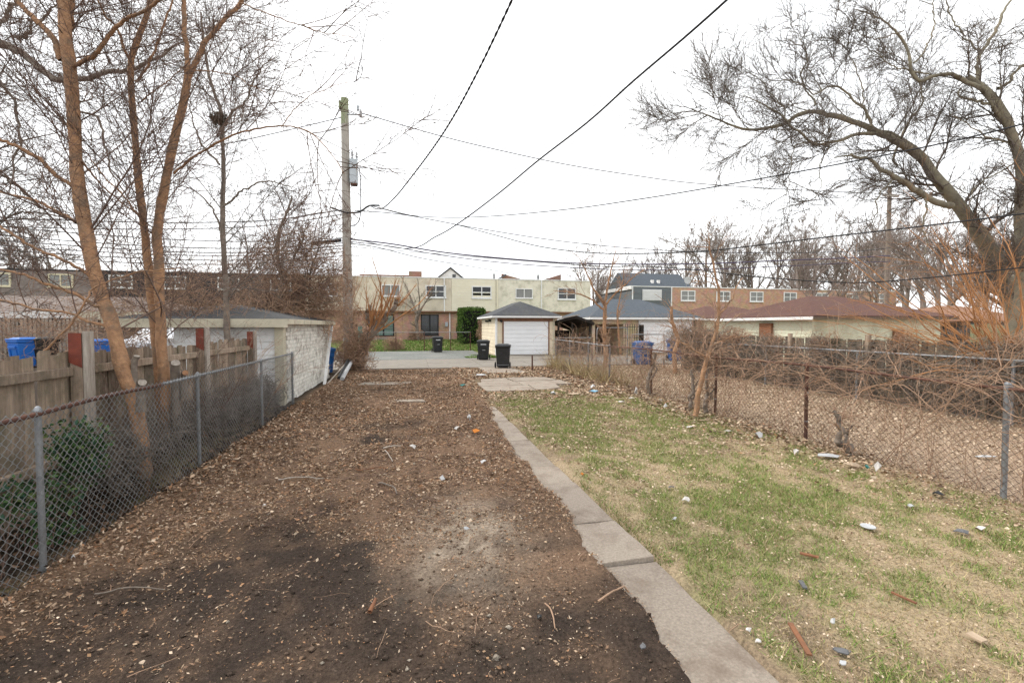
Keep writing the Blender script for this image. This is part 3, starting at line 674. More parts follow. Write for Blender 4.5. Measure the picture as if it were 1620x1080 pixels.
# ------------------------------------------------------------------ garages
ga = thing('garage', 'small cream garage with white roller door and grey hip roof', 'garage', (6.75, 27.5, 0))
box1('wall', 'siding_pale', ga, 4.9, 8.6, 27.52, 33.4, -0.1, 2.42)
hip(4.6, 8.95, 27.1, 33.7, 2.44, 3.42, 'y', 1.9).build('roof', 'shingle', ga)
fascia(ga, 4.6, 8.95, 27.1, 33.7, 2.33, 2.438, 'white_trim')
boards_y(ga, 'siding_pale', 4.9, 27.6, 33.4, 0.05, 2.3, 10)
boards_x(ga, 'siding_pale', 4.98, 5.28, 27.52, 0.0, 2.1, 9); boards_x(ga, 'siding_pale', 8.3, 8.52, 27.52, 0.0, 2.1, 9)
box1('corner_trim', 'white_trim', ga, 4.85, 4.97, 27.46, 27.6, -0.05, 2.33); box1('corner_trim', 'cream_trim', ga, 8.53, 8.64, 27.46, 27.6, -0.05, 2.33)
box1('lintel', 'brown_trim', ga, 4.98, 8.52, 27.45, 27.52, 2.12, 2.31)
box1('door_jamb', 'brown_trim', ga, 5.29, 5.36, 27.44, 27.52, 0.0, 2.118); box1('door_jamb', 'brown_trim', ga, 8.22, 8.29, 27.44, 27.52, 0.0, 2.118)
garage_door(ga, 5.37, 8.21, 27.47, 0.05, 2.1, 8)
lampg = MB().box(5.12, 5.28, 27.36, 27.45, 2.08, 2.2).box(5.17, 5.22, 27.3, 27.36, 2.02, 2.16).build('wall_light', 'black_iron', ga)
MB().box(4.72, 4.88, 29.2, 29.4, 2.1, 2.25).box(4.66, 4.86, 30.2, 30.4, 2.08, 2.2).build('eave_light', 'black_iron', ga)

gb = thing('garage', 'tan brick garage with slate roof, open dark bay and white door', 'garage', (14.8, 27.5, 0))
box1('wall', 'brick_tan', gb, 13.35, 18.5, 27.6, 33.5, -0.1, 2.35); box1('wall', 'brick_tan', gb, 11.2, 11.4, 27.6, 33.5, -0.1, 2.35)
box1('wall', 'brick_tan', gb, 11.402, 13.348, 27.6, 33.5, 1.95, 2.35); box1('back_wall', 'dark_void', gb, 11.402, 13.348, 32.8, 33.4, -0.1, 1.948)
hip(10.9, 18.85, 27.2, 33.9, 2.38, 3.75, 'x', 2.8).build('roof', 'shingle_slate', gb)
fascia(gb, 10.9, 18.85, 27.2, 33.9, 2.24, 2.378, 'white_trim')
garage_door(gb, 14.55, 18.2, 27.55, 0.05, 2.08, 7)
box1('door_frame', 'white_trim', gb, 14.42, 14.548, 27.53, 27.598, 0.0, 2.2); box1('door_frame', 'white_trim', gb, 14.549, 18.2, 27.53, 27.598, 2.1, 2.2); box1('door_frame', 'white_trim', gb, 18.202, 18.32, 27.53, 27.598, 0.0, 2.2)
ig = thing('iron_grille', 'black iron grille standing before the tan brick garage', 'grille', (13.8, 27.0, 0))
for k in range(8): MB().box(13.05 + k * 0.16, 13.075 + k * 0.16, 27.0, 27.025, 0, 1.95).build('bar', 'black_iron', ig)
for z in (0.3, 1.05, 1.75): MB().box(13.0, 14.25, 27.026, 27.05, z, z + 0.03).build('rail', 'black_iron', ig)
MB().box(14.3, 14.5, 26.98, 27.2, 0, 1.9).build('post', 'charred', ig)
ru = thing('collapsed_shed', 'burnt collapsed shed with sagging roof between the two garages', 'shed', (10.0, 27.3, 0))
MB().poly([(8.75, 27.2, 2.05), (9.9, 27.0, 2.3), (11.2, 27.2, 1.9), (8.75, 32, 1.6), (9.9, 32, 1.9), (11.2, 32, 1.5), (8.75, 27.2, 2.2), (9.9, 27.0, 2.48), (11.2, 27.2, 2.05), (8.75, 32, 1.75), (9.9, 32, 2.05), (11.2, 32, 1.65)],
          [(6, 7, 10, 9), (7, 8, 11, 10), (0, 3, 4, 1), (1, 4, 5, 2), (0, 1, 7, 6), (1, 2, 8, 7), (0, 6, 9, 3), (2, 5, 11, 8), (3, 9, 10, 4), (4, 10, 11, 5)]).build('roof', 'charred', ru)
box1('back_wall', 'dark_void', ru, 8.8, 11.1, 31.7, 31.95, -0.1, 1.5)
for x in (8.8, 9.7, 10.9): MB().cyl((x, 27.4, -0.1), (x + 0.06, 27.35, 2.0), 0.07, k=6).build('post', 'charred', ru)
for k in range(9):
    r = random.Random(k); x = 8.9 + r.random() * 2.1
    MB().cyl((x, 27.3 + r.random(), 0.1 + r.random() * 0.6), (x + r.uniform(-0.8, 0.8), 27.2 + r.random(), 0.5 + r.random() * 1.3), 0.045, 0.04, 4).build('fallen_beam', 'charred' if k % 3 else 'brown_trim', ru)
MB().poly([(8.7, 27.0, 2.25), (10.1, 26.9, 2.5), (10.1, 27.9, 2.45), (8.7, 27.9, 2.2), (8.7, 27.0, 2.3), (10.1, 26.9, 2.55), (10.1, 27.9, 2.5), (8.7, 27.9, 2.25)], [(0, 3, 2, 1), (4, 5, 6, 7), (0, 1, 5, 4), (1, 2, 6, 5), (2, 3, 7, 6), (3, 0, 4, 7)]).build('roofing_sheet', 'pale_wood', ru)

gc = thing('garage', 'pale green clapboard garage under a large reddish-brown hip roof', 'garage', (18.6, 15.1, 0))
box1('wall', 'siding_green', gc, 15.4, 21.9, 15.15, 20.3, -0.1, 2.18)
hip(15.05, 22.3, 14.75, 20.7, 2.2, 3.2, 'x', 2.7).build('roof', 'shingle_red', gc)
box1('fascia', 'white_trim', gc, 15.02, 15.048, 14.75, 20.7, 2.08, 2.2); box1('fascia', 'dark_wood', gc, 15.05, 22.3, 14.72, 14.748, 2.10, 2.2)
boards_x(gc, 'siding_green', 15.5, 21.9, 15.15, 0.1, 2.1, 14); boards_y(gc, 'siding_green', 15.4, 15.25, 20.3, 0.1, 2.1, 14)
box1('corner_trim', 'siding_green', gc, 15.34, 15.49, 15.08, 15.22, -0.05, 2.1)
wf = MB().box(19.35, 19.85, 15.03, 15.12, 1.05, 1.13).box(19.35, 19.85, 15.03, 15.12, 1.58, 1.66).box(19.35, 19.43, 15.03, 15.12, 1.13, 1.58).box(19.77, 19.85, 15.03, 15.12, 1.13, 1.58).build('window', 'brown_trim', gc)
box1('pane', 'rust_wood', wf, 19.43, 19.77, 15.06, 15.11, 1.13, 1.58)
box1('hatch', 'rust_wood', gc, 15.25, 15.36, 17.1, 17.8, 0.9, 1.95)
gd = thing('garage', 'low red-roofed garage behind the slate-roofed one', 'garage', (22.5, 27.4, 0))
box1('wall', 'siding_green', gd, 19.3, 26, 27.6, 33.5, -0.1, 2.3)
hip(18.95, 26.3, 27.2, 33.9, 2.32, 3.3, 'x', 2.5).build('roof', 'shingle_red', gd)
fascia(gd, 18.95, 26.3, 27.2, 33.9, 2.2, 2.318, 'white_trim')
ge = thing('shed', 'grey-roofed shed at the far right behind the bare bush', 'shed', (24.5, 15, 0))
box1('wall', 'siding_grey', ge, 22.9, 27, 15, 19, -0.1, 2.0)
hip(22.6, 27.4, 14.7, 19.3, 2.02, 2.8, 'x', 1.8).build('roof', 'brown_trim', ge)

# left garage: white painted brick side, clapboard rear
gl = thing('garage', 'low white-painted brick garage at the end of the left fence', 'garage', (-4.5, 11, 0))
GX, GY0, GY1, GH = -2.98, 11.4, 17.1, 1.93
box1('wall', 'mortar', gl, -5.2, GX, GY0, GY1, -0.1, GH)
hip(-6.4, GX + 0.18, GY0 - 0.25, GY1 + 0.25, GH + 0.03, 2.40, 'y', 1.7).build('roof', 'shingle', gl)
box1('fascia', 'cream_trim', gl, -6.4, GX + 0.18, GY0 - 0.29, GY0 - 0.252, GH - 0.12, GH + 0.07)
box1('fascia', 'cream_trim', gl, GX + 0.182, GX + 0.21, GY0 - 0.29, GY1 + 0.25, GH - 0.05, GH + 0.07)
boards_x(gl, 'siding_white', -5.19, GX - 0.16, GY0, 0.1, GH - 0.14, 11)
box1('corner_trim', 'cream_trim', gl, GX - 0.16, GX + 0.03, GY0 - 0.06, GY0 + 0.16, -0.05, GH - 0.05)
box1('carport_post', 'pale_wood', gl, -6.3, -6.2, GY0 - 0.1, GY0, 0.2, GH - 0.13)
bm = MB().box(-0.012, 0.022, 0.004, 0.286, 0.004, 0.096).mesh('brick'); bm.materials.append(MT['brick_white'])
br = random.Random(8); rest = MB(); nb = 0
cells = []
for row in range(19):
    off = 0.145 * (row % 2)
    for c in range(20):
        y = GY0 + 0.17 + c * 0.29 - off
        if y < GY0 + 0.15 or y > GY1 - 0.28: continue
        cells.append((y, row))
cells.sort()
for y, row in cells:
    dx = br.uniform(-0.004, 0.006)
    if nb < 300: inst('brick', bm, gl, (GX + dx, y, row * 0.1 + 0.0), (0, 0, br.uniform(-0.012, 0.012))); nb += 1
    else: rest.box(GX - 0.012, GX + 0.022 + dx, y + 0.004, y + 0.286, row * 0.1 + 0.004, row * 0.1 + 0.096)
stuff(rest.build('brickwork', 'brick_white', gl))
# garage and slatted fence far left
gf = thing('garage', 'grey-brown roofed garage with long white fascia behind the left slat fence', 'garage', (-17, 24.5, 0.35))
box1('wall', 'mansard_brown', gf, -24, -11.5, 25.6, 30, 0.2, 2.45)
hip(-24.4, -11.2, 25.2, 30.4, 2.48, 3.35, 'x', 2.5).build('roof', 'mansard_brown', gf)
box1('fascia', 'white_trim', gf, -24.4, -15.5, 25.14, 25.19, 2.2, 2.5); box1('fascia', 'cream_trim', gf, -15.49, -11.2, 25.14, 25.19, 2.12, 2.5)
sf = thing('slat_fence', 'grey vertical slat fence behind the blue bins', 'fence', (-15, 22.3, 0.33))
pm = MB().box(-0.042, 0.042, -0.012, 0.012, 0, 1.85).mesh('slat'); pm.materials.append(MT['pale_wood'])
for k in range(56): inst('slat', pm, sf, (-21.0 + k * 0.145, 22.3, 0.3), (0, br.uniform(-0.01, 0.01), 0), (1, 1, br.uniform(0.97, 1.02)))
for z in (0.7, 1.8): box1('rail', 'dark_wood', sf, -21.1, -12.9, 22.32, 22.36, z, z + 0.09)

# ------------------------------------------------------------------ chain-link fences (run along Y)
def chain_mesh(X, y0, y1, z0, z1, p=0.036, r=0.0021, seed=0, dz=0.036, sag=0.0, k=3):
    """woven diamond wire: every wire zigzags between its two neighbours"""
    ys = np.arange(y0, y1, p); ns = int((z1 - z0) / dz) + 1
    zz = z0 + np.arange(ns) * dz
    N = len(ys); P = np.zeros((N, ns, 3))
    alt = np.where(np.arange(N) % 2 == 0, 1.0, -1.0)[:, None]; ph = np.where(np.arange(ns) % 2 == 0, -0.5, 0.5) * p * 1.06
    P[:, :, 1] = ys[:, None] + ph[None, :] * alt
    P[:, :, 2] = zz[None, :]
    P[:, :, 0] = X + np.where(np.arange(ns) % 2 == 0, -1, 1)[None, :] * 0.004 * alt
    b = fbm(P[:, :, 1] * 1.3, P[:, :, 2] * 1.6, seed) - 0.5
    P[:, :, 0] += b * 0.07 * np.sin(np.clip((P[:, :, 2] - z0) / (z1 - z0), 0, 1) * math.pi)
    P[:, :, 2] += sag * np.sin(P[:, :, 1] * 2.1) * ((P[:, :, 2] - z0) / (z1 - z0)) + (fbm(P[:, :, 1] * 0.8, P[:, :, 2] * 0 + 1.5, seed + 3) - 0.5) * 0.03
    return tubes(P, np.full((N, ns), r), k)
cf = thing('chain_link_fence', 'galvanized chain-link fence along the left edge of the dirt lot', 'fence', (-2.65, 6, 0))
V, q = chain_mesh(-2.65, 1.2, 11.0, 0.03, 1.27, seed=5, r=0.0029)
put('wire_mesh', mesh_np('wire_mesh', V, q, smooth=True), 'mesh_wire', cf)
for y in (1.5, 3.95, 6.45, 8.9, 11.0):
    po = MB().cyl((-2.69, y, -0.1), (-2.69, y, 1.22), 0.021, k=14).build('post', 'galvanized', cf)
    MB().lathe((-2.69, y, 1.215), [(0.026, 0), (0.026, 0.018), (0.017, 0.04), (0.006, 0.05)], 12).build('cap', 'galvanized', po)
    for z in (0.3, 0.65, 0.98): MB().lathe((-2.69, y, z), [(0.024, 0), (0.024, 0.018)], 10).build('tie_band', 'galvanized', po)
rp = []
for y in np.linspace(1.2, 5.6, 9): rp.append((-2.68, y, 1.215 + 0.012 * math.sin(y * 3)))
V, q = tubes([resample(rp, 20)], [np.full(20, 0.019)], 8); put('top_rail', mesh_np('top_rail', V, q, smooth=True), 'rust', cf)
MB().cyl((-2.68, 5.62, 1.215), (-2.68, 11.0, 1.225), 0.017, k=8).build('top_rail', 'galvanized', cf)

cr = thing('chain_link_fence', 'rusty chain-link fence overgrown with vines on the right', 'fence', (5.95, 9, 0))
V, q = chain_mesh(5.95, 2.4, 13.3, 0.02, 1.22, seed=15, r=0.0026, p=0.041, dz=0.041)
put('wire_mesh', mesh_np('wire_mesh', V, q, smooth=True), 'rusty_wire', cr)
V, q = chain_mesh(5.95, 13.3, 18.9, 0.02, 1.2, seed=18, r=0.0035, p=0.06, dz=0.06)
put('wire_mesh', mesh_np('wire_mesh', V, q, smooth=True), 'mesh_wire', cr)
for y in (3.5, 5.95, 8.15, 10.7, 13.3, 15.1, 17.0, 18.85):
    m = 'galvanized' if y in (3.5, 13.3, 15.1, 17.0, 18.85) else 'rust'
    po = MB().cyl((5.98, y, -0.1), (5.98 + 0.02 * math.sin(y), y, 1.23), 0.026, k=12).build('post', m, cr)
    MB().lathe((5.98, y, 1.22), [(0.03, 0), (0.03, 0.03), (0.015, 0.05)], 10).build('cap', m, po)
    for z in (0.35, 0.8): MB().lathe((5.98, y, z), [(0.029, 0), (0.029, 0.02)], 10).build('tie_band', 'galvanized', po)
V, q = tubes([resample([(5.97, y, 1.215 + 0.018 * math.sin(y * 1.3)) for y in np.linspace(2.4, 13.3, 14)], 30)], [np.full(30, 0.018)], 8)
put('top_rail', mesh_np('top_rail', V, q, smooth=True), 'rust', cr)
MB().cyl((5.97, 13.32, 1.21), (5.97, 18.9, 1.25), 0.018, k=8).build('top_rail', 'galvanized', cr)

c2 = thing('chain_link_fence', 'chain-link fence with bright silver rail before the dark wood fence', 'fence', (10.7, 9, 0))
V, q = chain_mesh(10.7, 2.8, 16.8, 0.03, 1.2, seed=25, r=0.003, p=0.055, dz=0.055)
put('wire_mesh', mesh_np('wire_mesh', V, q, smooth=True), 'mesh_wire', c2)
for y in (3.2, 6.2, 9.2, 12.2, 15.2): MB().cyl((10.72, y, -0.1), (10.72, y, 1.22), 0.03, k=10).build('post', 'galvanized', c2)
MB().cyl((10.71, 2.6, 1.215), (10.71, 16.9, 1.215), 0.022, k=8).build('top_rail', 'galvanized', c2)

c3 = thing('chain_link_fence', 'thin chain-link fence around the lawn of the brick town house', 'fence', (0, 33.6, 0))
def fence_x(parent, x0, x1, Y, z0, z1, posts, p=0.14):
    xs = np.arange(x0, x1, p); ns = int((z1 - z0) / (p / 2)) + 1
    P = np.zeros((len(xs), ns, 3)); ph = np.where(np.arange(ns) % 2 == 0, -0.5, 0.5) * p
    P[:, :, 0] = xs[:, None] + ph * np.where(np.arange(len(xs)) % 2 == 0, 1.0, -1.0)[:, None]; P[:, :, 1] = Y + np.where(np.arange(ns) % 2 == 0, -1, 1)[None, :] * 0.005; P[:, :, 2] = z0 + np.arange(ns) * p / 2
    V, q = tubes(P, np.full((len(xs), ns), 0.0035), 3)
    put('wire_mesh', mesh_np('wire_mesh', V, q), 'rusty_wire', parent)
    for x in posts: MB().cyl((x, Y + 0.03, -0.1), (x, Y + 0.03, z1 + 0.03), 0.03, k=8).build('post', 'rust', parent)
    MB().cyl((x0, Y + 0.03, z1 + 0.01), (x1, Y + 0.03, z1 + 0.01), 0.02, k=6).build('top_rail', 'galvanized', parent)
fence_x(c3, -3.6, 4.1, 33.6, 0.05, 1.35, (-3.55, -1.3, 0.7, 2.6, 4.05))
gate = thing('chain_link_gate', 'open pair of arched pipe gate frames at the back of the leaf-covered yard', 'gate', (9.3, 18.9, 0))
def arch(x0, x1, Y, h, m='galvanized'):
    pts = [(x0, Y, 0.05), (x0, Y, h - 0.12), (x0 + 0.04, Y, h - 0.03), (x0 + 0.12, Y, h), (x1 - 0.12, Y, h), (x1 - 0.04, Y, h - 0.03), (x1, Y, h - 0.12), (x1, Y, 0.05)]
    V, q = tubes([resample(pts, 40)], [np.full(40, 0.025)], 6); put('gate_frame', mesh_np('gate_frame', V, q, smooth=True), m, gate)
arch(7.9, 9.35, 18.9, 1.75); arch(9.6, 11.2, 18.95, 1.45)
MB().box(9.62, 11.18, 18.94, 18.96, 0.7, 0.73).build('brace', 'galvanized', gate)
fx3 = thing('chain_link_fence', 'short chain-link run closing the back of the leaf-covered yard', 'fence', (7, 19.0, 0))
fence_x(fx3, 6.05, 7.8, 19.05, 0.03, 1.3, (6.1, 7.75))
stake = thing('iron_stake', 'lone rusty iron stake beside the concrete slab near the alley', 'stake', tuple(gpt(842, 586)))
p_ = gpt(842, 586); MB().cyl((p_[0], p_[1], -0.1), (p_[0], p_[1], 0.62), 0.035, 0.03, 8).build('stake', 'rust', stake); MB().cyl((p_[0], p_[1], 0.45), (p_[0] + 3.2, p_[1] + 0.3, 0.5), 0.008, k=4).build('wire', 'rusty_wire', stake)

# ------------------------------------------------------------------ wooden fences
def plank_mesh(w, h, th, seed):
    r = random.Random(seed); pts = []
    n = 5; b = []; t = []
    zt = h + r.uniform(-0.015, 0.015)
    m = MB()
    return m.hexa([(-th / 2, -w / 2, 0), (th / 2, -w / 2, 0), (th / 2, w / 2, 0), (-th / 2, w / 2, 0)],
                  [(-th / 2, -w / 2 + 0.004, zt - r.uniform(0.0, 0.03)), (th / 2, -w / 2 + 0.004, zt - r.uniform(0, 0.02)), (th / 2, w / 2 - 0.004, zt - r.uniform(0, 0.03)), (-th / 2, w / 2 - 0.004, zt - r.uniform(0, 0.02))]).mesh('plank')
wl = thing('wooden_fence', 'weathered grey plank fence with red-topped posts on the left', 'fence', (-3.5, 6.5, 0))
PMS = []
for s in range(4):
    me = plank_mesh(0.143, 1.56, 0.022, s); me.materials.append(MT['fence_wood']); PMS.append(me)
y = 2.6; k = 0
while y < 10.8:
    zt = 0.0 if y < 7.0 else (-0.04 if y < 9 else 0.0)
    inst('plank', PMS[k % 4], wl, (-3.53 + br.uniform(-0.006, 0.006), y, br.uniform(0.0, 0.04) + zt), (br.uniform(-0.02, 0.02), br.uniform(-0.01, 0.01), br.uniform(-0.03, 0.03)), (1, br.uniform(0.93, 1.03), 1))
    y += 0.147; k += 1
for (a, b) in ((2.4, 5.55), (5.75, 8.35), (8.55, 10.7)):
    box1('rail', 'fence_wood', wl, -3.515, -3.455, a, b, 1.33, 1.42, bevel=0.006); box1('rail', 'fence_wood', wl, -3.515, -3.455, a, b, 0.45, 0.54, bevel=0.006)
for (y, h) in ((3.0, 1.74), (5.64, 1.77), (8.45, 1.80), (10.78, 1.72)):
    po = MB().box(-3.50, -3.39, y - 0.075, y + 0.06, -0.1, h).build('post', 'fence_wood', wl, bevel=0.008)
    MB().box(-3.386, -3.35, y - 0.07, y + 0.055, -0.1, h + 0.02).build('side_board', 'pale_wood', po, bevel=0.004)
    MB().poly([(-3.503, y - 0.08, h - 0.30), (-3.388, y - 0.08, h - 0.36), (-3.388, y - 0.08, h + 0.003), (-3.503, y - 0.08, h + 0.003), (-3.503, y - 0.0755, h - 0.30), (-3.388, y - 0.0755, h - 0.36), (-3.388, y - 0.0755, h + 0.003), (-3.503, y - 0.0755, h + 0.003)],
              [(0, 1, 2, 3), (4, 7, 6, 5), (0, 4, 5, 1), (1, 5, 6, 2), (2, 6, 7, 3), (3, 7, 4, 0)]).build('painted_top', 'red_paint', po)
for k in range(9):
    y = 4.0 + k * 0.441; box1('batten', 'red_paint', wl, -3.56, -3.545, y - 0.012, y + 0.012, 0.1, 1.5)
wr = thing('wooden_fence', 'dark vine-grown plank fence behind the leaf-covered yard', 'fence', (11.1, 9, 0))
DMS = []
for s in range(4):
    me = plank_mesh(0.138, 1.5, 0.022, s + 9); me.materials.append(MT['dark_wood']); DMS.append(me)
y = 2.8; k = 0
while y < 17.4:
    inst('plank', DMS[k % 4], wr, (11.1 + br.uniform(-0.006, 0.006), y, br.uniform(-0.02, 0.04)), (br.uniform(-0.02, 0.02), br.uniform(-0.015, 0.015), 0), (1, br.uniform(0.93, 1.03), 1)); y += 0.148; k += 1
for y in (4.4, 6.8, 9.2, 11.6, 14.0, 16.4): box1('post', 'fence_wood', wr, 10.98, 11.07, y - 0.05, y + 0.05, -0.1, 1.62, bevel=0.006)
for z in (0.4, 1.2): box1('rail', 'dark_wood', wr, 11.03, 11.075, 2.7, 17.3, z, z + 0.08)
wg = thing('wooden_fence', 'short mossy green board fence beside the pale green garage', 'fence', (24, 14.2, 0))
me = plank_mesh(0.17, 1.9, 0.022, 77); me.materials.append(MT['moss_wood'])
for k in range(16): inst('plank', me, wg, (22.2 + k * 0.19, 14.2, 0.0), (0, 0, math.pi / 2 + br.uniform(-0.02, 0.02)), (1, 1, br.uniform(0.95, 1.02)))
for z in (0.4, 1.5): box1('rail', 'dark_wood', wg, 22.0, 25.4, 14.23, 14.28, z, z + 0.08)
lp = thing('leaning_plank', 'white plank leaning against the far end of the white brick garage', 'plank', tuple(onX(513, 590, -2.75) * [1, 1, 0]))
a = onX(513, 590, -2.72); b = onX(526, 506, -2.86)
MB().cyl((a[0], a[1], 0.02), (b[0], b[1], 2.0), 0.05, 0.045, 4).build('plank', 'white_trim', lp)

# ------------------------------------------------------------------ wheeled bins
def cart(label, loc, rot, m, group, s=1.0, prints=True):
    t = thing('wheeled_bin', label, 'bin', loc, rot, group); t.scale = (s, s, s)
    def ring(w, d, z, dy=0): return [(-w / 2, -d / 2 + dy, z), (w / 2, -d / 2 + dy, z), (w / 2, d / 2 + dy, z), (-w / 2, d / 2 + dy, z)]
    b = MB().hexa(ring(0.50, 0.50, 0.03), ring(0.60, 0.66, 0.84)).hexa(ring(0.64, 0.71, 0.84), ring(0.65, 0.72, 0.93)).build('body', m, t, world=False, bevel=0.03)
    for x in (-0.17, 0.17): MB().hexa([(x - 0.035, -0.27, 0.1), (x + 0.035, -0.27, 0.1), (x + 0.035, -0.24, 0.1), (x - 0.035, -0.24, 0.1)], [(x - 0.04, -0.345, 0.62), (x + 0.04, -0.345, 0.62), (x + 0.04, -0.28, 0.62), (x - 0.04, -0.28, 0.62)]).build('rib', m, b, world=False)
    MB().box(-0.2, 0.2, -0.365, -0.3, 0.66, 0.74).build('lift_bar', m, b, world=False, bevel=0.01)
    l = MB().hexa(ring(0.68, 0.76, 0.935), ring(0.66, 0.74, 0.975)).hexa(ring(0.56, 0.62, 0.976), ring(0.40, 0.46, 1.02)).build('lid', m, t, world=False, bevel=0.02)
    MB().cyl((-0.26, 0.43, 0.93), (0.26, 0.43, 0.93), 0.018, k=8).box(-0.27, -0.23, 0.34, 0.44, 0.90, 0.95).box(0.23, 0.27, 0.34, 0.44, 0.90, 0.95).build('handle', m, t, world=False)
    for x in (-0.30, 0.30):
        w = MB().lathe((x - 0.035 if x < 0 else x - 0.015, 0.25, 0.13), [(0.10, 0), (0.13, 0.01), (0.13, 0.045), (0.10, 0.055)], 16, 'x').build('wheel', 'rubber', t, world=False)
        MB().lathe((x - 0.04 if x < 0 else x - 0.01, 0.25, 0.13), [(0.05, 0), (0.05, 0.06)], 10, 'x').build('hub', 'slate_grey', w, world=False)
    MB().cyl((-0.3, 0.25, 0.13), (0.3, 0.25, 0.13), 0.014, k=6).build('axle', 'galvanized', t, world=False)
    if prints:
        MB().box(-0.14, 0.14, -0.3455, -0.343, 0.775, 0.815).build('printed_mark', 'print_white', b, world=False)
        MB().box(-0.06, 0.10, -0.326, -0.32, 0.50, 0.515).build('printed_mark', 'print_white', b, world=False)
    return t
def bin_at(label, px, py, rot, m, group, s=1.0, z=0.0, prints=True):
    p = gnd(px, py, z); return cart(label, tuple(p), rot, m, group, s, prints)
GB = 'black wheeled bins along the alley'
bin_at('black wheeled bin standing nearest, with its wheels turned to the viewer', 796, 581, R_(165), 'plastic_black', GB, 1.02, 0.02, False)
bin_at('black wheeled bin with white mark beside the cream garage corner', 765, 569, R_(-10), 'plastic_black', GB, 1.06, 0.012)
bin_at('black wheeled bin alone by the lawn fence', 692, 557, R_(6), 'plastic_black', GB, 1.08, 0.02)
GN = 'blue recycling bins'
bin_at('dark blue bin behind the vine fence, left of the gate', 1016, 577, R_(12), 'plastic_navy', GN, 1.1, 0.0)
bin_at('dark blue bin behind the vine fence, right of the gate', 1068, 571, R_(-15), 'plastic_navy', GN, 1.15, 0.0)
def bin_top(label, px, py, d, rot, m, s, lift=0.36):
    p = dep(px, py, d); zz = float(gh(p[0], p[1])); cart(label, (p[0], p[1], zz), rot, m, GN, s, False)
bin_top('bright blue bin in front of the left slat fence', 40, 545, 16.6, R_(-30), 'plastic_blue', 1.08)
bin_top('black bin next to the bright blue one by the slat fence', 66, 545, 17.0, R_(-25), 'plastic_black', 1.08)
bin_top('bright blue bin between the red-topped post and the orange trunk', 151, 545, 15.4, R_(-30), 'plastic_blue', 1.02)
p = onX(534, 585, -2.75); cart('blue bin hidden between the brick garage and the pole', (-3.45, 18.6, 0), R_(60), 'plastic_navy', GN, 1.0, False)

# ------------------------------------------------------------------ white car in the left yard
CX_, CY0_ = -11.75, 23.0; CZ_ = float(gh(CX_, CY0_))
cw = thing('parked_car', 'white car in the alley, glimpsed between the orange trunks', 'car', (CX_, CY0_, CZ_))
prof = [(-0.4, 0.28), (-0.45, 0.65), (-0.38, 0.80), (0.75, 0.92), (1.45, 1.38), (1.75, 1.45), (3.2, 1.45), (3.95, 1.2), (4.3, 0.95), (4.35, 0.35)]
mcar = MB(); n_ = len(prof)
for x, ins in ((-0.9, 0.05), (-0.72, 0.0), (0.72, 0.0), (0.9, 0.05)):
    for (yy, z) in prof:
        mcar.v.append((x * (1 - 0.2 * max(0, (z - 0.9) / 0.55)), yy, z - (ins if z > 1.1 else 0)))
for s_ in range(3):
    for i in range(n_): mcar.f.append((s_ * n_ + i, s_ * n_ + (i + 1) % n_, (s_ + 1) * n_ + (i + 1) % n_, (s_ + 1) * n_ + i))
mcar.f.append(tuple(range(n_))); mcar.f.append(tuple(range(3 * n_, 4 * n_))[::-1])
mcar.build('body', 'car_white', cw, world=False, bevel=0.03)
def sheet(name, m, p, off):
    q = [tuple(np.array(v) + off) for v in p]; return MB().poly(list(p) + q, [(0, 1, 2, 3), (7, 6, 5, 4), (0, 4, 5, 1), (1, 5, 6, 2), (2, 6, 7, 3), (3, 7, 4, 0)]).build(name, m, cw, world=False)
sheet('windshield', 'glass_dark', [(-0.74, 0.84, 0.955), (0.74, 0.84, 0.955), (0.62, 1.40, 1.34), (-0.62, 1.40, 1.34)], np.array([0, 0.02, -0.04]))
for sx in (-1, 1): sheet('side_window', 'glass_dark', [(sx * 0.905, 1.3, 0.95), (sx * 0.905, 3.7, 0.95), (sx * 0.80, 3.3, 1.32), (sx * 0.80, 1.65, 1.32)], np.array([-sx * 0.05, 0, 0]))
for x in (-0.93, 0.73):
    for yv in (0.45, 3.3):
        w = MB().lathe((x, yv, 0.32), [(0.25, 0), (0.32, 0.02), (0.32, 0.18), (0.25, 0.2)], 18, 'x').build('wheel', 'rubber', cw, world=False); MB().lathe((x - 0.005, yv, 0.32), [(0.2, 0), (0.2, 0.21)], 14, 'x').build('rim', 'pale_grey', w, world=False)
for x in (-0.75, 0.45): MB().box(x, x + 0.3, -0.47, -0.40, 0.62, 0.75).build('headlight', 'pale_grey', cw, world=False)
MB().box(-0.4, 0.4, -0.475, -0.43, 0.45, 0.58).build('grille', 'black_iron', cw, world=False)

# ------------------------------------------------------------------ utility poles and cables
PX, PY = -2.64, 19.5
pole = thing('utility_pole', 'tall weathered wooden utility pole with grey transformer box', 'pole', (PX, PY, 0))
ztop = onY(545, 157, PY)[2]
V, q = tubes([resample([(PX, PY, -0.3), (PX - 0.0, PY, ztop / 2), (PX - 0.02, PY, ztop)], 12)], [np.linspace(0.205, 0.145, 12)], 14)
put('shaft', mesh_np('shaft', V, q, smooth=True), 'pole_wood', pole)
MB().cyl((PX - 0.02, PY, ztop - 1.0), (PX - 0.02, PY, ztop + 0.02), 0.152, 0.148, 14).build('mossy_top', 'moss_wood', pole)
z1 = onY(565, 255, PY)[2]; z0 = onY(565, 293, PY)[2]
tb = MB().box(PX + 0.17, PX + 0.46, PY - 0.28, PY + 0.02, z0, z1).build('transformer_box', 'steel_box', pole, bevel=0.02)
for x, y in ((PX + 0.27, PY - 0.2), (PX + 0.42, PY - 0.05)): MB().lathe((x, y, z1), [(0.03, 0), (0.055, 0.05), (0.03, 0.1), (0.055, 0.15), (0.03, 0.2), (0.05, 0.26), (0.02, 0.36)], 10).build('bushing', 'pale_grey', tb)
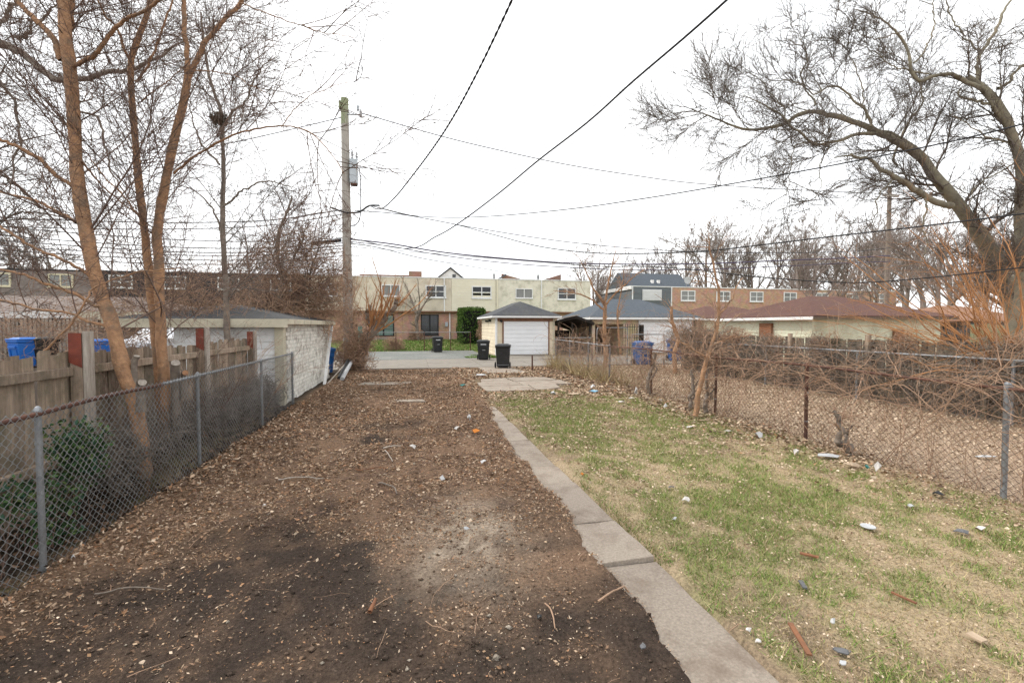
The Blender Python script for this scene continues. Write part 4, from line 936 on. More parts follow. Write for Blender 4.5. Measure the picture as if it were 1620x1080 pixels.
MB().box(PX + 0.15, PX + 0.17, PY - 0.2, PY + 0.0, z0 + 0.2, z1 - 0.2).build('bracket', 'galvanized', pole)
MB().box(PX + 0.2, PX + 0.44, PY - 0.27, PY + 0.0, z0 - 0.06, z0 - 0.002).build('base_plate', 'rust', tb)
zi = onY(560, 184, PY)[2]
MB().cyl((PX, PY - 0.1, zi), (PX + 0.62, PY - 0.12, zi + 0.03), 0.025, k=8).build('insulator_arm', 'galvanized', pole)
MB().lathe((PX + 0.6, PY - 0.12, zi - 0.08), [(0.03, 0), (0.07, 0.04), (0.04, 0.08), (0.07, 0.12), (0.04, 0.16), (0.06, 0.22), (0.03, 0.32)], 10).build('insulator', 'pale_grey', pole)
MB().lathe((PX + 0.5, PY - 0.12, zi + 0.16), [(0.02, 0), (0.05, 0.05), (0.05, 0.2), (0.02, 0.24)], 8).build('cutout_fuse', 'steel_box', pole)
MB().box(PX - 0.24, PX - 0.16, PY - 0.08, PY + 0.06, ztop - 0.4, ztop - 0.1).build('bracket', 'moss_wood', pole)
dl = resample([(PX + 0.52, PY - 0.1, z1 - 0.3), (PX + 0.56, PY - 0.1, z0), (PX + 0.54, PY - 0.1, z0 - 1.2), (PX + 0.4, PY - 0.2, z0 - 1.6), (PX + 0.16, PY - 0.2, z0 - 1.7)], 24)
V, q = tubes([dl], [np.full(24, 0.018)], 5); put('drop_lead', mesh_np('drop_lead', V, q, smooth=True), 'cable_black', pole)
dl = resample([(PX - 0.6, PY - 0.1, 6.55), (PX, PY - 0.22, 6.35), (PX + 0.5, PY - 0.2, 6.4), (PX + 0.9, PY - 0.25, 6.65), (PX + 1.3, PY - 0.4, 6.65)], 24)
V, q = tubes([dl], [np.full(24, 0.035)], 6); put('splice_bundle', mesh_np('splice_bundle', V, q, smooth=True), 'cable_black', pole)
a = onY(492, 385, PY); b = onY(540, 380, PY)
MB().cyl(tuple(a), tuple(b), 0.07, 0.075, 10).build('splice_case', 'cable_black', pole)
for z in (1.1, 2.4, 3.9): MB().box(PX - 0.03, PX + 0.03, PY - 0.22, PY - 0.17, z, z + 0.12).build('tag', 'galvanized', pole)
p2 = thing('utility_pole', 'distant thin utility pole seen through the right tree branches', 'pole', (24.5, 19.5, 0))
MB().cyl((24.5, 19.5, -0.3), (24.5, 19.5, 9.1), 0.14, 0.09, 12).build('shaft', 'bark_grey', p2)
MB().box(24.0, 25.0, 19.4, 19.48, 8.6, 8.72).build('cross_arm', 'pole_wood', p2)
def wire(label, A, B, pix, r, m='cable_black', twist=0, ends=(None, None), group='overhead cables'):
    pts = ([np.array(ends[0])] if ends[0] is not None else []) + [onplane(x, y, A, B) for x, y in pix] + ([np.array(ends[1])] if ends[1] is not None else [])
    n = 90; P = resample(pts, n)
    o = None
    if twist:
        T = unit(np.gradient(P, axis=0)); U = unit(np.cross(T, [0, 0, 1])); Wv = np.cross(T, U)
        s = np.concatenate([[0], np.cumsum(np.linalg.norm(np.diff(P, axis=0), axis=1))])
        n = 500; P5 = np.stack([np.interp(np.linspace(0, s[-1], n), s, P[:, i]) for i in range(3)], 1)
        T = unit(np.gradient(P5, axis=0)); U = unit(np.cross(T, [0, 0, 1])); Wv = np.cross(T, U)
        ang = np.linspace(0, s[-1], n) * 2 * math.pi / 0.22
        Ps = np.stack([P5 + twist * (np.cos(ang + f)[:, None] * U + np.sin(ang + f)[:, None] * Wv) for f in (0, math.pi)])
        V, q = tubes(Ps, np.full((2, n), r), 5)
    else:
        V, q = tubes([P], [np.full(n, r)], 5)
    o = put('overhead_cable', mesh_np('overhead_cable', V, q, smooth=True), m); tag(o, label, 'cable', group); return o
A0 = (PX, PY)
wire('thick twisted cable running from the pole up to the top edge, left one', A0, (1.2, 5.7), [(600, 331), (622, 315), (650, 281), (688, 230), (720, 180), (760, 105), (810, 0), (850, -90)], 0.0095, twist=0.0075, ends=((PX + 0.9, PY - 0.3, 6.66), None))
wire('thick cable running from the pole up to the top edge, right one', A0, (3.4, 4.5), [(640, 393), (690, 374), (730, 350), (790, 305), (850, 255), (930, 193), (1000, 130), (1080, 62), (1150, 0), (1230, -75)], 0.014, ends=((PX + 0.15, PY - 0.15, 5.35), None))
wire('dark cable sagging from the pole to the right, crossing the big leaning tree', A0, (12, 2), [(640, 339), (700, 344), (780, 342), (900, 331), (1000, 317), (1100, 301), (1300, 265), (1500, 225), (1620, 196), (1700, 175)], 0.013, ends=((PX + 0.9, PY - 0.3, 6.66), None))
wire('dark cable sagging low from the pole past the tree trunk on the right', A0, (12, 2), [(660, 343), (720, 355), (780, 371), (860, 391), (960, 401), (1100, 398), (1200, 388), (1300, 376), (1450, 359), (1620, 338), (1700, 328)], 0.013, ends=((PX + 0.9, PY - 0.3, 6.66), None))
wire('thin top conductor slanting down to the distant pole', A0, (24.5, PY), [(700, 216), (800, 240), (900, 261), (1000, 277), (1100, 290), (1250, 300)], 0.019, 'cable_grey', ends=((PX + 0.6, PY - 0.12, zi + 0.1), (24.1, PY, 8.75)))
wire('plum-coloured telephone bundle, upper strand, crossing to the distant pole', A0, (24.5, PY), [(620, 386), (700, 399), (800, 409), (900, 416), (1000, 418), (1120, 417), (1240, 412), (1340, 408)], 0.03, 'cable_plum', ends=((PX + 0.15, PY - 0.2, 5.3), (24.4, PY - 0.2, 5.5)))
wire('plum-coloured telephone bundle, thin lower strand', A0, (24.5, PY), [(620, 390), (700, 404), (800, 416), (900, 423), (1000, 427), (1120, 426), (1240, 421), (1340, 416)], 0.02, 'cable_plum', ends=((PX + 0.15, PY - 0.2, 5.2), (24.4, PY - 0.2, 5.2)))
wire('thin dark strand from the pole to the cream town house roof', A0, (15, 44.5), [(600, 392), (670, 409), (760, 424), (830, 436), (880, 442)], 0.02, ends=((PX + 0.15, PY - 0.1, 5.15), (14.6, 44.55, 6.42)))
wire('thin straight strand between the pole and the distant pole above the bundle', A0, (24.5, PY), [(640, 340), (760, 362), (900, 383), (1050, 396), (1200, 400), (1340, 398)], 0.018, 'cable_grey', ends=((PX + 0.3, PY, 6.5), (24.4, PY - 0.2, 5.9)))
wire('low dark cable drooping in front of the red-brown roof', A0, (13, 3), [(900, 418), (1000, 421), (1080, 425), (1200, 438), (1340, 447), (1450, 441), (1620, 423), (1700, 414)], 0.011, ends=((PX + 0.15, PY - 0.2, 5.0), None))
lw = [((548, 331), (430, 348), (300, 352), (150, 350), (0, 344), (-80, 340)), ((548, 384), (430, 392), (300, 392), (150, 384), (0, 372), (-80, 366)), ((548, 392), (430, 403), (300, 404), (150, 398), (0, 388), (-80, 381)), ((548, 404), (430, 416), (300, 418), (150, 413), (0, 402), (-80, 395)), ((548, 184), (430, 212), (300, 240), (150, 268), (0, 292), (-80, 304))]
lw += [((548, 338), (430, 356), (300, 362), (150, 362), (0, 358), (-80, 355)), ((548, 388), (430, 398), (300, 399), (150, 391), (0, 380), (-80, 374)), ((548, 398), (430, 410), (300, 411), (150, 405), (0, 395), (-80, 388)), ((548, 376), (430, 382), (300, 380), (150, 371), (0, 358), (-80, 350))]
ll = ['uppermost telephone cable running left behind the orange trunks', 'second telephone cable running left from the pole', 'third telephone cable running left from the pole', 'lowest telephone cable running left, just above the mansard roofs', 'thin top conductor running left from the pole head', 'grey strand just under the uppermost cable running left', 'grey strand between the second and third cables running left', 'grey strand between the third and lowest cables running left', 'grey strand just above the second cable running left']
for k, px_ in enumerate(lw): wire(ll[k], A0, (-14.3, PY), px_, 0.017 if k else 0.02, 'cable_grey' if k > 1 else 'cable_black')

# ------------------------------------------------------------------ near trees on the left
T0 = (0, 0, 0)
def L(pts, r0, r1, d): return limb(pts, r0, r1, d)
d1 = 5.06
g1_ = dep(205, 612, d1)
tr1 = [L([(232, 800), (224, 710), (212, 640), (197, 575), (180, 510), (162, 465), (146, 400), (132, 330), (123, 260), (118, 190), (111, 120), (104, 60), (98, 0), (92, -90)], 0.118, 0.08, d1),
       L([(97, 95), (86, 66), (60, 35), (25, 0), (-10, -40)], 0.05, 0.03, d1), L([(113, 120), (104, 60), (110, 20), (112, -60)], 0.06, 0.04, d1 + 0.1),
       L([(117, 106, d1), (150, 80, 4.9), (190, 40, 4.8), (235, 13, 4.7), (262, -10, 4.6)], 0.034, 0.022, d1),
       L([(116, 295, d1), (60, 255, 4.9), (20, 230, 4.8), (-40, 200, 4.7)], 0.034, 0.02, d1), L([(120, 352, d1), (70, 325, 5.2), (0, 300, 5.3), (-50, 285, 5.4)], 0.026, 0.014, d1),
       L([(148, 442, d1), (110, 418, 4.9), (70, 405, 4.8), (30, 375, 4.7), (-30, 345, 4.6)], 0.026, 0.015, d1), L([(164, 487, d1), (110, 462, 4.9), (50, 440, 4.8), (-20, 422, 4.7)], 0.027, 0.016, d1),
       L([(168, 517, d1), (110, 496, 5.0), (55, 485, 5.0), (-20, 465, 5.0)], 0.024, 0.014, d1), L([(66, 560, 4.6), (110, 512, 4.6), (140, 470, 4.6), (152, 455, 4.65), (200, 432, 4.7), (285, 424, 4.8)], 0.017, 0.008, 4.6),
       L([(130, 255, d1), (165, 300, 5.3), (215, 340, 5.6), (235, 365, 5.9)], 0.016, 0.008, d1)]
SPL = [(95, 0.3, 1.0, 0.8, 0.8, 0.17, 0.12, 9, 0.06, (0, 0, 0.05)), (800, 0.12, 1.0, 0.7, 0.6, 0.5, 0.05, 7, 0.09, (0, 0, -0.06)), (4000, 0.1, 1.0, 0.65, 0.6, 0.65, 0.0, 5, 0.12, (0, 0, -0.08))]
make_tree('bare_tree', 'leaning orange-barked bare tree nearest the left plank fence', 'tree', tr1, 'bark_orange', 'twig_brown', SPL, 11, (g1_[0], g1_[1], 0), 'bare trees by the left fence', knob=0.006, kside=14, maxlen=2.6, thin=0.63)
d2 = 5.74; g2_ = dep(258, 600, d2)
tr2 = [L([(266, 770), (262, 660), (260, 590), (257, 540), (254, 490), (250, 430), (246, 380), (252, 340), (262, 290), (272, 240), (282, 190), (292, 150), (298, 116)], 0.10, 0.066, d2),
       L([(298, 120), (294, 60), (290, 0), (288, -70)], 0.045, 0.035, d2), L([(297, 122), (320, 76), (350, 36), (385, 0), (425, -40)], 0.05, 0.03, d2),
       L([(260, 770), (255, 610), (247, 520), (238, 440), (230, 370), (222, 310), (216, 250), (210, 190), (204, 110), (213, 70), (231, 20), (246, -40)], 0.085, 0.045, d2 + 0.12),
       L([(205, 95), (190, 50), (165, 20), (140, -20)], 0.026, 0.016, d2 + 0.1), L([(214, 130), (240, 90), (258, 40), (275, -10)], 0.024, 0.014, d2 + 0.1),
       L([(275, 275, d2), (310, 245, 5.6), (350, 220, 5.5), (400, 205, 5.4), (455, 200, 5.3), (500, 217, 5.3), (545, 275, 5.2)], 0.022, 0.005, d2), L([(445, 201, 5.35), (480, 162, 5.3), (540, 135, 5.2), (590, 120, 5.1)], 0.008, 0.003, d2),
       L([(380, 5, 5.7), (430, 25, 5.6), (500, 48, 5.5), (560, 60, 5.4)], 0.012, 0.004, d2), L([(300, 115, 5.7), (330, 118, 5.5), (380, 125, 5.4), (430, 150, 5.3)], 0.012, 0.004, d2),
       L([(219, 165, 5.85), (260, 130, 5.7), (290, 105, 5.6)], 0.014, 0.008, d2), L([(228, 350, 5.8), (200, 315, 5.9), (160, 270, 6.0), (125, 230, 6.1)], 0.018, 0.008, d2)]
make_tree('bare_tree', 'double-trunked orange-barked bare tree behind the chain-link fence', 'tree', tr2, 'bark_orange', 'twig_brown', SPL, 12, (g2_[0], g2_[1], 0), 'bare trees by the left fence', knob=0.006, kside=14, maxlen=2.6, thin=0.63)
def stump(label, px, py, d, r, tilt, h=0.35, face='pale_wood'):
    p = dep(px, py, d); t = thing('tree_stump', label, 'stump', (p[0], p[1], 0))
    b = Vector((p[0], p[1], max(p[2] - h, -0.05))); e = Vector(tuple(p)); e2 = e + Vector(tilt)
    V, q = tubes([resample([tuple(b), tuple(e), tuple(e2)], 8)], [np.array([r * 1.3, r * 1.2, r * 1.1, r, r, r * 1.02, r, r])], 12); put('stub', mesh_np('stub', V, q, smooth=True), 'bark_grey', t)
    dirv = (e2 - e).normalized(); MB().cyl(tuple(e2 - dirv * 0.002), tuple(e2 + dirv * 0.004), r * 0.97, k=12).build('cut_face', face, t)
stump('short cut stump with bright orange sawn face beside the double trunk', 291, 592, 5.75, 0.034, (0.06, -0.1, 0.03), 0.3, 'cut_wood')
stump('dark cut stump at the foot of the double trunk', 277, 580, 5.72, 0.05, (0.03, -0.05, 0.05), 0.9)
stump('pale curved stub beside the leaning orange tree', 212, 580, 5.1, 0.03, (0.04, -0.02, 0.12), 0.5)
stump('low cut stub at the root of the leaning orange tree', 222, 608, 5.0, 0.04, (0.05, -0.06, 0.03), 0.3)
def gt(px, d): r = dep(px, 515, d); return (r[0], r[1], 0)
tr3 = [L([(364, 610), (358, 540), (353, 470), (349, 400), (346, 300), (347, 220), (345, 180), (337, 150), (326, 112), (320, 70), (318, 20)], 0.088, 0.02, 10.0), L([(348, 205), (362, 180), (385, 160), (410, 110), (440, 90)], 0.035, 0.008, 10.0),
       L([(350, 330), (385, 300), (420, 285), (470, 300)], 0.03, 0.006, 10.0), L([(347, 260), (320, 230), (300, 180), (290, 140)], 0.03, 0.006, 10.0), L([(352, 380), (330, 330), (300, 300), (270, 285)], 0.03, 0.006, 10.0)]
SPM = [(60, 0.2, 1.0, 0.8, 0.6, 0.28, 0.1, 8, 0.08, (0, 0, -0.05)), (700, 0.1, 1.0, 0.75, 0.6, 0.5, 0.0, 6, 0.1, (0, 0, -0.15)), (3600, 0.1, 1.0, 0.7, 0.6, 0.65, 0.0, 4, 0.12, (0, 0, -0.15))]
make_tree('bare_tree', 'thin grey-trunked bare tree holding a bird nest', 'tree', tr3, 'bark_grey', 'twig_grey', SPM, 13, gt(362, 10.0), knob=0.012, maxlen=2.8, rmin=0.0035, thin=0.8)
nc = dep(347, 186, 9.95); nest = thing('bird_nest', 'bird nest of dark twigs in the thin grey tree', 'nest', tuple(nc))
rg = np.random.default_rng(5); n = 420
th = rg.uniform(0, 6.283, n); el = rg.uniform(-1.3, 0.35, n); rr = rg.uniform(0.11, 0.19, n)
c = nc + np.stack([rr * np.cos(th) * np.cos(el), rr * np.sin(th) * np.cos(el), rr * 0.8 * np.sin(el)], 1)
tv = unit(np.stack([-np.sin(th), np.cos(th), rg.normal(0, 0.3, n)], 1)); P, Rr = shoot(c - tv * 0.08, tv, np.full(n, 0.2), np.full(n, 0.006), 5, 0.25, (0, 0, 0), rg)
V, q = tubes(P, Rr, 3); stuff(put('twigs', mesh_np('twigs', V, q), 'nest', nest))
tr4 = [L([(-60, 640), (-70, 500), (-70, 350), (-60, 200), (-45, 100), (-30, 45)], 0.2, 0.1, 8.0), L([(-35, 50), (30, 78), (95, 118), (150, 108), (200, 100), (240, 86), (292, 66)], 0.09, 0.014, 7.8), L([(18, 58), (22, 50), (40, 35), (75, 22), (100, 5)], 0.035, 0.016, 7.8),
       L([(-60, 180), (-10, 130), (20, 180), (30, 230), (15, 300)], 0.04, 0.012, 8.0), L([(95, 118), (130, 165), (165, 190), (180, 230), (195, 290), (215, 330)], 0.032, 0.012, 8.2), L([(-60, 250), (0, 280), (40, 320), (90, 330)], 0.035, 0.01, 8.4), L([(-40, 90), (0, 20), (30, -40)], 0.05, 0.03, 7.6), L([(-60, 330), (-10, 345), (50, 330), (110, 340), (150, 360)], 0.03, 0.008, 8.6)]
make_tree('bare_tree', 'grey-limbed bare tree reaching in from the left edge', 'tree', tr4, 'bark_grey', 'twig_grey', [(80, 0.1, 1.0, 0.8, 0.6, 0.2, 0.05, 8, 0.1, (0, 0, 0.0)), (900, 0.1, 1.0, 0.8, 0.6, 0.5, 0.0, 6, 0.12, (0, 0, -0.06)), (3600, 0.1, 1.0, 0.8, 0.6, 0.65, 0.0, 4, 0.2, (0, 0, -0.1))], 14, gt(-60, 8.0), knob=0.02, maxlen=2.6, rmin=0.003, thin=0.75)

# ------------------------------------------------------------------ right-hand big trees
dR = 13.0
rt = [L([(1625, 640), (1612, 520), (1582, 432), (1546, 372), (1510, 320), (1480, 286), (1455, 252), (1430, 228), (1402, 213), (1375, 205)], 0.46, 0.13, dR),
      L([(1440, 236), (1405, 214), (1385, 206), (1350, 191), (1312, 179), (1270, 175), (1235, 190), (1190, 200), (1150, 192), (1115, 180), (1092, 172)], 0.15, 0.012, 12.8),
      L([(1400, 213, 12.9), (1360, 211, 12.6), (1325, 222, 12.4), (1292, 228, 12.2), (1260, 204, 12.0), (1232, 180, 11.9), (1205, 162, 11.8), (1175, 150, 11.7)], 0.085, 0.012, dR),
      L([(1505, 326), (1470, 312), (1432, 291), (1400, 270), (1381, 251), (1350, 245), (1320, 250)], 0.15, 0.02, 12.7),
      L([(1378, 200), (1374, 186), (1360, 166), (1335, 146), (1310, 142), (1288, 150), (1262, 130), (1225, 128)], 0.055, 0.012, 12.6), L([(1288, 168), (1275, 135), (1268, 115), (1278, 88), (1262, 70), (1240, 60)], 0.04, 0.01, 12.6),
      L([(1420, 262), (1414, 240), (1432, 196), (1462, 150), (1440, 104), (1400, 80)], 0.055, 0.012, 13.2), L([(1370, 190), (1362, 150), (1348, 110), (1340, 80), (1320, 70)], 0.035, 0.008, 13.0),
      L([(1325, 222, 12.4), (1270, 226, 12.1), (1253, 240, 12), (1250, 275, 12), (1240, 330, 11.9)], 0.03, 0.006, dR), L([(1410, 285), (1390, 310), (1382, 350), (1360, 362)], 0.035, 0.008, 12.6), L([(1464, 312), (1461, 345), (1465, 390), (1452, 430)], 0.04, 0.01, 12.7),
      L([(1235, 190, 12.8), (1225, 220, 12.7), (1222, 240, 12.6), (1205, 250, 12.5)], 0.02, 0.006, dR), L([(1190, 200), (1155, 186), (1125, 177), (1100, 168)], 0.02, 0.006, 12.5), L([(1312, 230, 12.3), (1300, 260, 12.2), (1295, 300, 12.1), (1275, 340, 12)], 0.022, 0.005, dR),
      L([(1240, 190), (1215, 150), (1195, 120), (1160, 100)], 0.028, 0.006, 12.8), L([(1300, 145), (1285, 100), (1270, 60), (1245, 30)], 0.024, 0.006, 12.6)]
SPR = [(150, 0.25, 1.0, 0.85, 0.5, 0.3, 0.12, 9, 0.14, (0, 0, 0.08)), (1700, 0.15, 1.0, 0.7, 0.75, 0.5, 0.08, 5, 0.14, (0, 0, 0.05)), (11000, 0.1, 1.0, 0.6, 0.85, 0.6, 0.05, 5, 0.11, (0, 0, 0.0))]
make_tree('bare_tree', 'big mossy bare tree leaning left over the right-hand yards', 'tree', rt, 'bark_moss', 'twig_grey', SPR, 21, gt(1610, dR), 'big bare trees on the right', knob=0.02, kside=14, maxlen=2.0, rmin=0.005, thin=0.6, decay=0.8)
d6 = 12.0
rt2 = [L([(1618, 640), (1614, 520), (1612, 400), (1611, 320), (1608, 255), (1592, 205), (1574, 168), (1552, 140), (1530, 122)], 0.30, 0.12, d6), L([(1548, 138), (1520, 112), (1495, 108), (1470, 117), (1452, 105), (1445, 75), (1430, 50), (1400, 30), (1350, 15)], 0.09, 0.014, 11.8), L([(1588, 195), (1565, 160), (1550, 120), (1556, 85), (1575, 50), (1600, 0)], 0.09, 0.04, d6),
       L([(1575, 165), (1545, 158), (1525, 150), (1520, 140)], 0.06, 0.03, 11.9), L([(1578, 140), (1600, 115), (1640, 100)], 0.06, 0.04, d6), L([(1445, 100), (1470, 60), (1480, 20), (1475, -20)], 0.035, 0.015, 11.9), L([(1556, 80), (1530, 60), (1510, 20), (1490, -20)], 0.035, 0.018, d6), L([(1470, 116), (1440, 110), (1400, 95), (1360, 70), (1330, 60)], 0.03, 0.008, 11.9),
       L([(1608, 260), (1570, 280), (1545, 300), (1530, 330)], 0.03, 0.008, d6), L([(1600, 230), (1560, 215), (1530, 190), (1500, 180)], 0.035, 0.01, d6), L([(1430, 48), (1390, 60), (1350, 55), (1310, 30)], 0.025, 0.006, 11.8)]
make_tree('bare_tree', 'tall bare tree at the right edge behind the leaning one', 'tree', rt2, 'bark_moss', 'twig_grey', [(65, 0.25, 1.0, 0.85, 0.6, 0.27, 0.1, 9, 0.14, (0, 0, 0.04)), (1500, 0.1, 1.0, 0.75, 0.62, 0.5, 0.0, 5, 0.14, (0, 0, 0.0)), (4500, 0.1, 1.0, 0.7, 0.62, 0.6, 0.0, 4, 0.2, (0, 0, 0.0))], 22, gt(1615, d6), 'big bare trees on the right', knob=0.02, kside=12, maxlen=2.0, rmin=0.0048, thin=0.6, decay=0.8)

def shrub(name, label, base, n, ln, r, spread, mat_, seed, lean=(0, 0, 0), spec=None, jit=0.12, cat='bush', group=None, grav=-0.12):
    """many stems from one rootstock"""
    rng = np.random.default_rng(seed); root = thing(name, label, cat, tuple(base), 0, group)
    pos = np.array(base)[None, :] + np.stack([rng.normal(0, jit, n), rng.normal(0, jit, n), np.zeros(n) - 0.05], 1)
    d = unit(np.stack([rng.normal(lean[0], spread, n), rng.normal(lean[1], spread, n), np.full(n, 1.0) + lean[2]], 1))
    P, Rr = shoot(pos, d, ln * rng.uniform(0.5, 1.15, n), r * rng.uniform(0.5, 1.2, n), 11, 0.10, (0, 0, grav), rng)
    V, q = tubes(P, Rr, 5); put('stems', mesh_np('stems', V, q, smooth=True), mat_, root); acc = []
    for (M, t0, t1, ang, lf, rf, up, sg, wig, trop) in (spec or [(n * 6, 0.2, 1, 0.6, 0.35, 0.5, 0.1, 6, 0.12, (0, 0, 0)), (n * 24, 0.1, 1, 0.6, 0.4, 0.6, 0, 4, 0.15, (0, 0, -0.05))]):
        a_, b_, c_, e_ = kids(P, Rr, M, t0, t1, ang, lf, rf, rng, up, rmin=0.002); P, Rr = shoot(a_, b_, c_, e_, sg, wig, trop, rng); acc.append(tubes(P, Rr, 3))
    V, q = join(acc); stuff(put('twigs', mesh_np('twigs', V, q), mat_, root))
    return root
shrub('orange_bush', 'large orange-stemmed bare bush at the right edge', np.array(gt(1640, 9.0)) + [0, 0, 0.2], 34, 4.6, 0.022, 0.32, 'twig_orange', 31, lean=(-0.55, 0.25, 0))
shrub('orange_bush', 'fan of bright orange shoots crossing the right tree trunk', np.array(gt(1600, 10.5)) + [0, 0, 0.5], 20, 4.6, 0.016, 0.30, 'twig_orange', 34, lean=(-0.25, 0.1, 0))
shrub('orange_bush', 'bare orange bush standing behind the dark wood fence, mid right', np.array(gt(1545, 13.0)), 14, 3.6, 0.018, 0.35, 'twig_orange', 32, lean=(-0.2, 0, 0))
shrub('bare_shrub', 'sparse bare shrub behind the wood fence in front of the green garage', np.array(gt(1320, 16.0)), 12, 3.2, 0.014, 0.4, 'twig_vine', 33)

shrub('bare_shrub', 'thin leafless stems rising between the two left fences near the double trunk', (-3.15, 7.4, 0.3), 16, 1.9, 0.006, 0.35, 'twig_brown', 35, jit=0.2)
shrub('bare_shrub', 'thin leafless stems before the rear wall of the white garage', (-3.2, 9.4, 0.3), 18, 2.0, 0.006, 0.35, 'twig_vine', 36, jit=0.25)
shrub('bare_shrub', 'thin leafless stems climbing the plank fence beside the leaning trunk', (-3.3, 6.0, 0.3), 10, 1.7, 0.006, 0.35, 'twig_brown', 37, jit=0.15)

# ------------------------------------------------------------------ middle distance: saplings, pollard, thicket
def sapling(name, label, px, d, limbs_px, bark, twig, seed, spec, kn=0.01, ml=1.4):
    lim = [L(p, a, b, d) for p, a, b in limbs_px]
    return make_tree(name, label, 'tree', lim, bark, twig, spec, seed, gt(px, d), knob=kn, kside=8, maxlen=ml, rmin=0.004)
SPS = [(45, 0.2, 1.0, 0.65, 0.45, 0.35, 0.15, 7, 0.12, (0, 0, 0.02)), (320, 0.1, 1.0, 0.65, 0.45, 0.55, 0.05, 5, 0.14, (0, 0, 0)), (1500, 0.1, 1.0, 0.65, 0.45, 0.6, 0, 4, 0.15, (0, 0, 0))]
sapling('bare_tree', 'multi-stemmed bare tree before the tan brick garage', 957, 20.0, [([(958, 585), (957, 545), (956, 500), (957, 478)], 0.11, 0.07), ([(957, 482), (940, 455), (925, 425), (915, 405)], 0.055, 0.01), ([(957, 480), (962, 450), (968, 420), (975, 395)], 0.055, 0.01), ([(957, 485), (978, 460), (1000, 440), (1020, 425)], 0.045, 0.01), ([(956, 490), (930, 470), (900, 462), (875, 460)], 0.045, 0.01), ([(982, 560), (980, 510), (983, 470), (988, 430)], 0.05, 0.01)], 'bark_orange', 'twig_vine', 41, SPS, ml=1.8)
sapling('bare_tree', 'small pale-trunked bare tree on the lawn before the brick wall', 660, 41.5, [([(661, 537), (659, 515), (658, 505), (662, 495)], 0.16, 0.12), ([(661, 497), (652, 478), (645, 460), (638, 445)], 0.09, 0.02), ([(662, 497), (663, 475), (662, 455), (660, 440)], 0.09, 0.02), ([(662, 495), (675, 475), (685, 458), (690, 445)], 0.08, 0.02), ([(660, 498), (645, 482), (628, 472), (615, 468)], 0.07, 0.02), ([(664, 495), (672, 480), (680, 470), (695, 460)], 0.06, 0.02)], 'bark_grey', 'twig_grey', 42, SPS, ml=2.2)
sapling('broken_trunk', 'broken orange dead trunk rising behind the vine fence', 1066, 17.0, [([(1068, 590), (1068, 560), (1073, 535), (1066, 520), (1062, 500), (1062, 485)], 0.09, 0.05), ([(1073, 532), (1064, 515), (1060, 510)], 0.04, 0.02)], 'bark_orange', 'twig_vine', 43, [(10, 0.3, 1, 0.8, 0.5, 0.3, 0.1, 6, 0.15, (0, 0, 0)), (40, 0.1, 1, 0.7, 0.5, 0.6, 0, 4, 0.15, (0, 0, 0))])
sapling('bare_sapling', 'orange sapling growing through the vine fence beside two dark stems', 1105, 9.0, [([(1100, 658), (1103, 625), (1113, 590), (1125, 550), (1137, 500), (1140, 470), (1132, 430), (1120, 390)], 0.05, 0.01), ([(1137, 505), (1160, 470), (1175, 440)], 0.02, 0.006), ([(1125, 550), (1150, 535), (1190, 530)], 0.018, 0.006), ([(1118, 575), (1090, 550), (1060, 535)], 0.018, 0.006)], 'bark_orange', 'twig_vine', 44, [(36, 0.2, 1, 0.7, 0.4, 0.28, 0.05, 8, 0.14, (0, 0, 0)), (150, 0.1, 1, 0.7, 0.5, 0.55, 0, 5, 0.16, (0, 0, 0)), (400, 0.1, 1, 0.7, 0.45, 0.6, 0, 4, 0.15, (0, 0, 0))], ml=1.2)
for k, (pxs, lb) in enumerate((([(1096, 660), (1094, 635), (1099, 610), (1095, 585)], 'left of two dark twisted stems at the vine fence'), ([(1122, 662), (1117, 640), (1121, 615), (1116, 590)], 'right of two dark twisted stems at the vine fence'), ([(1028, 630), (1024, 605), (1030, 585), (1038, 560)], 'dark twisted stem at the vine fence near the litter'), ([(1342, 728), (1338, 705), (1328, 690), (1325, 660), (1318, 650)], 'gnarled dead stub at the foot of the right fence'))):
    d = 5.9 / ray(pxs[0][0], 515)[0]
    lm = [limb(pxs, 0.045, 0.03, d), limb([pxs[1], (pxs[1][0] + 9, pxs[1][1] - 14), (pxs[1][0] + 11, pxs[1][1] - 32)], 0.03, 0.012, d)]
    make_tree('gnarled_shrub', lb, 'stem', lm, 'bark_grey', 'twig_vine', [(14, 0.3, 1, 0.8, 0.5, 0.4, 0, 6, 0.2, (0, 0, 0)), (40, 0.1, 1, 0.7, 0.5, 0.6, 0, 4, 0.2, (0, 0, 0))], 50 + k, tuple(dep(pxs[0][0], 515, d) * [1, 1, 0]), knob=0.012, kside=9, maxlen=0.6)
# pollard with orange shoots by the pole
pl = [L([(566, 600), (572, 565), (582, 535), (597, 512), (612, 500)], 0.24, 0.13, 18.6), L([(600, 510), (612, 496), (624, 480), (627, 474)], 0.12, 0.07, 18.6), L([(590, 520), (582, 500), (585, 485)], 0.1, 0.06, 18.6), L([(572, 565), (560, 530), (556, 500), (553, 470)], 0.07, 0.03, 18.8)]
make_tree('pollard_tree', 'pollarded tree with upright orange shoots beside the utility pole', 'tree', pl, 'bark_grey', 'twig_orange', [(46, 0.45, 1.0, 0.7, 1.25, 0.28, 0.9, 9, 0.06, (0, 0, 0.12)), (330, 0.1, 1.0, 0.45, 0.4, 0.5, 0.2, 6, 0.1, (0, 0, 0.05)), (900, 0.1, 1.0, 0.6, 0.5, 0.6, 0.1, 4, 0.14, (0, 0, 0))], 45, gt(570, 18.6), knob=0.02, maxlen=3.4)
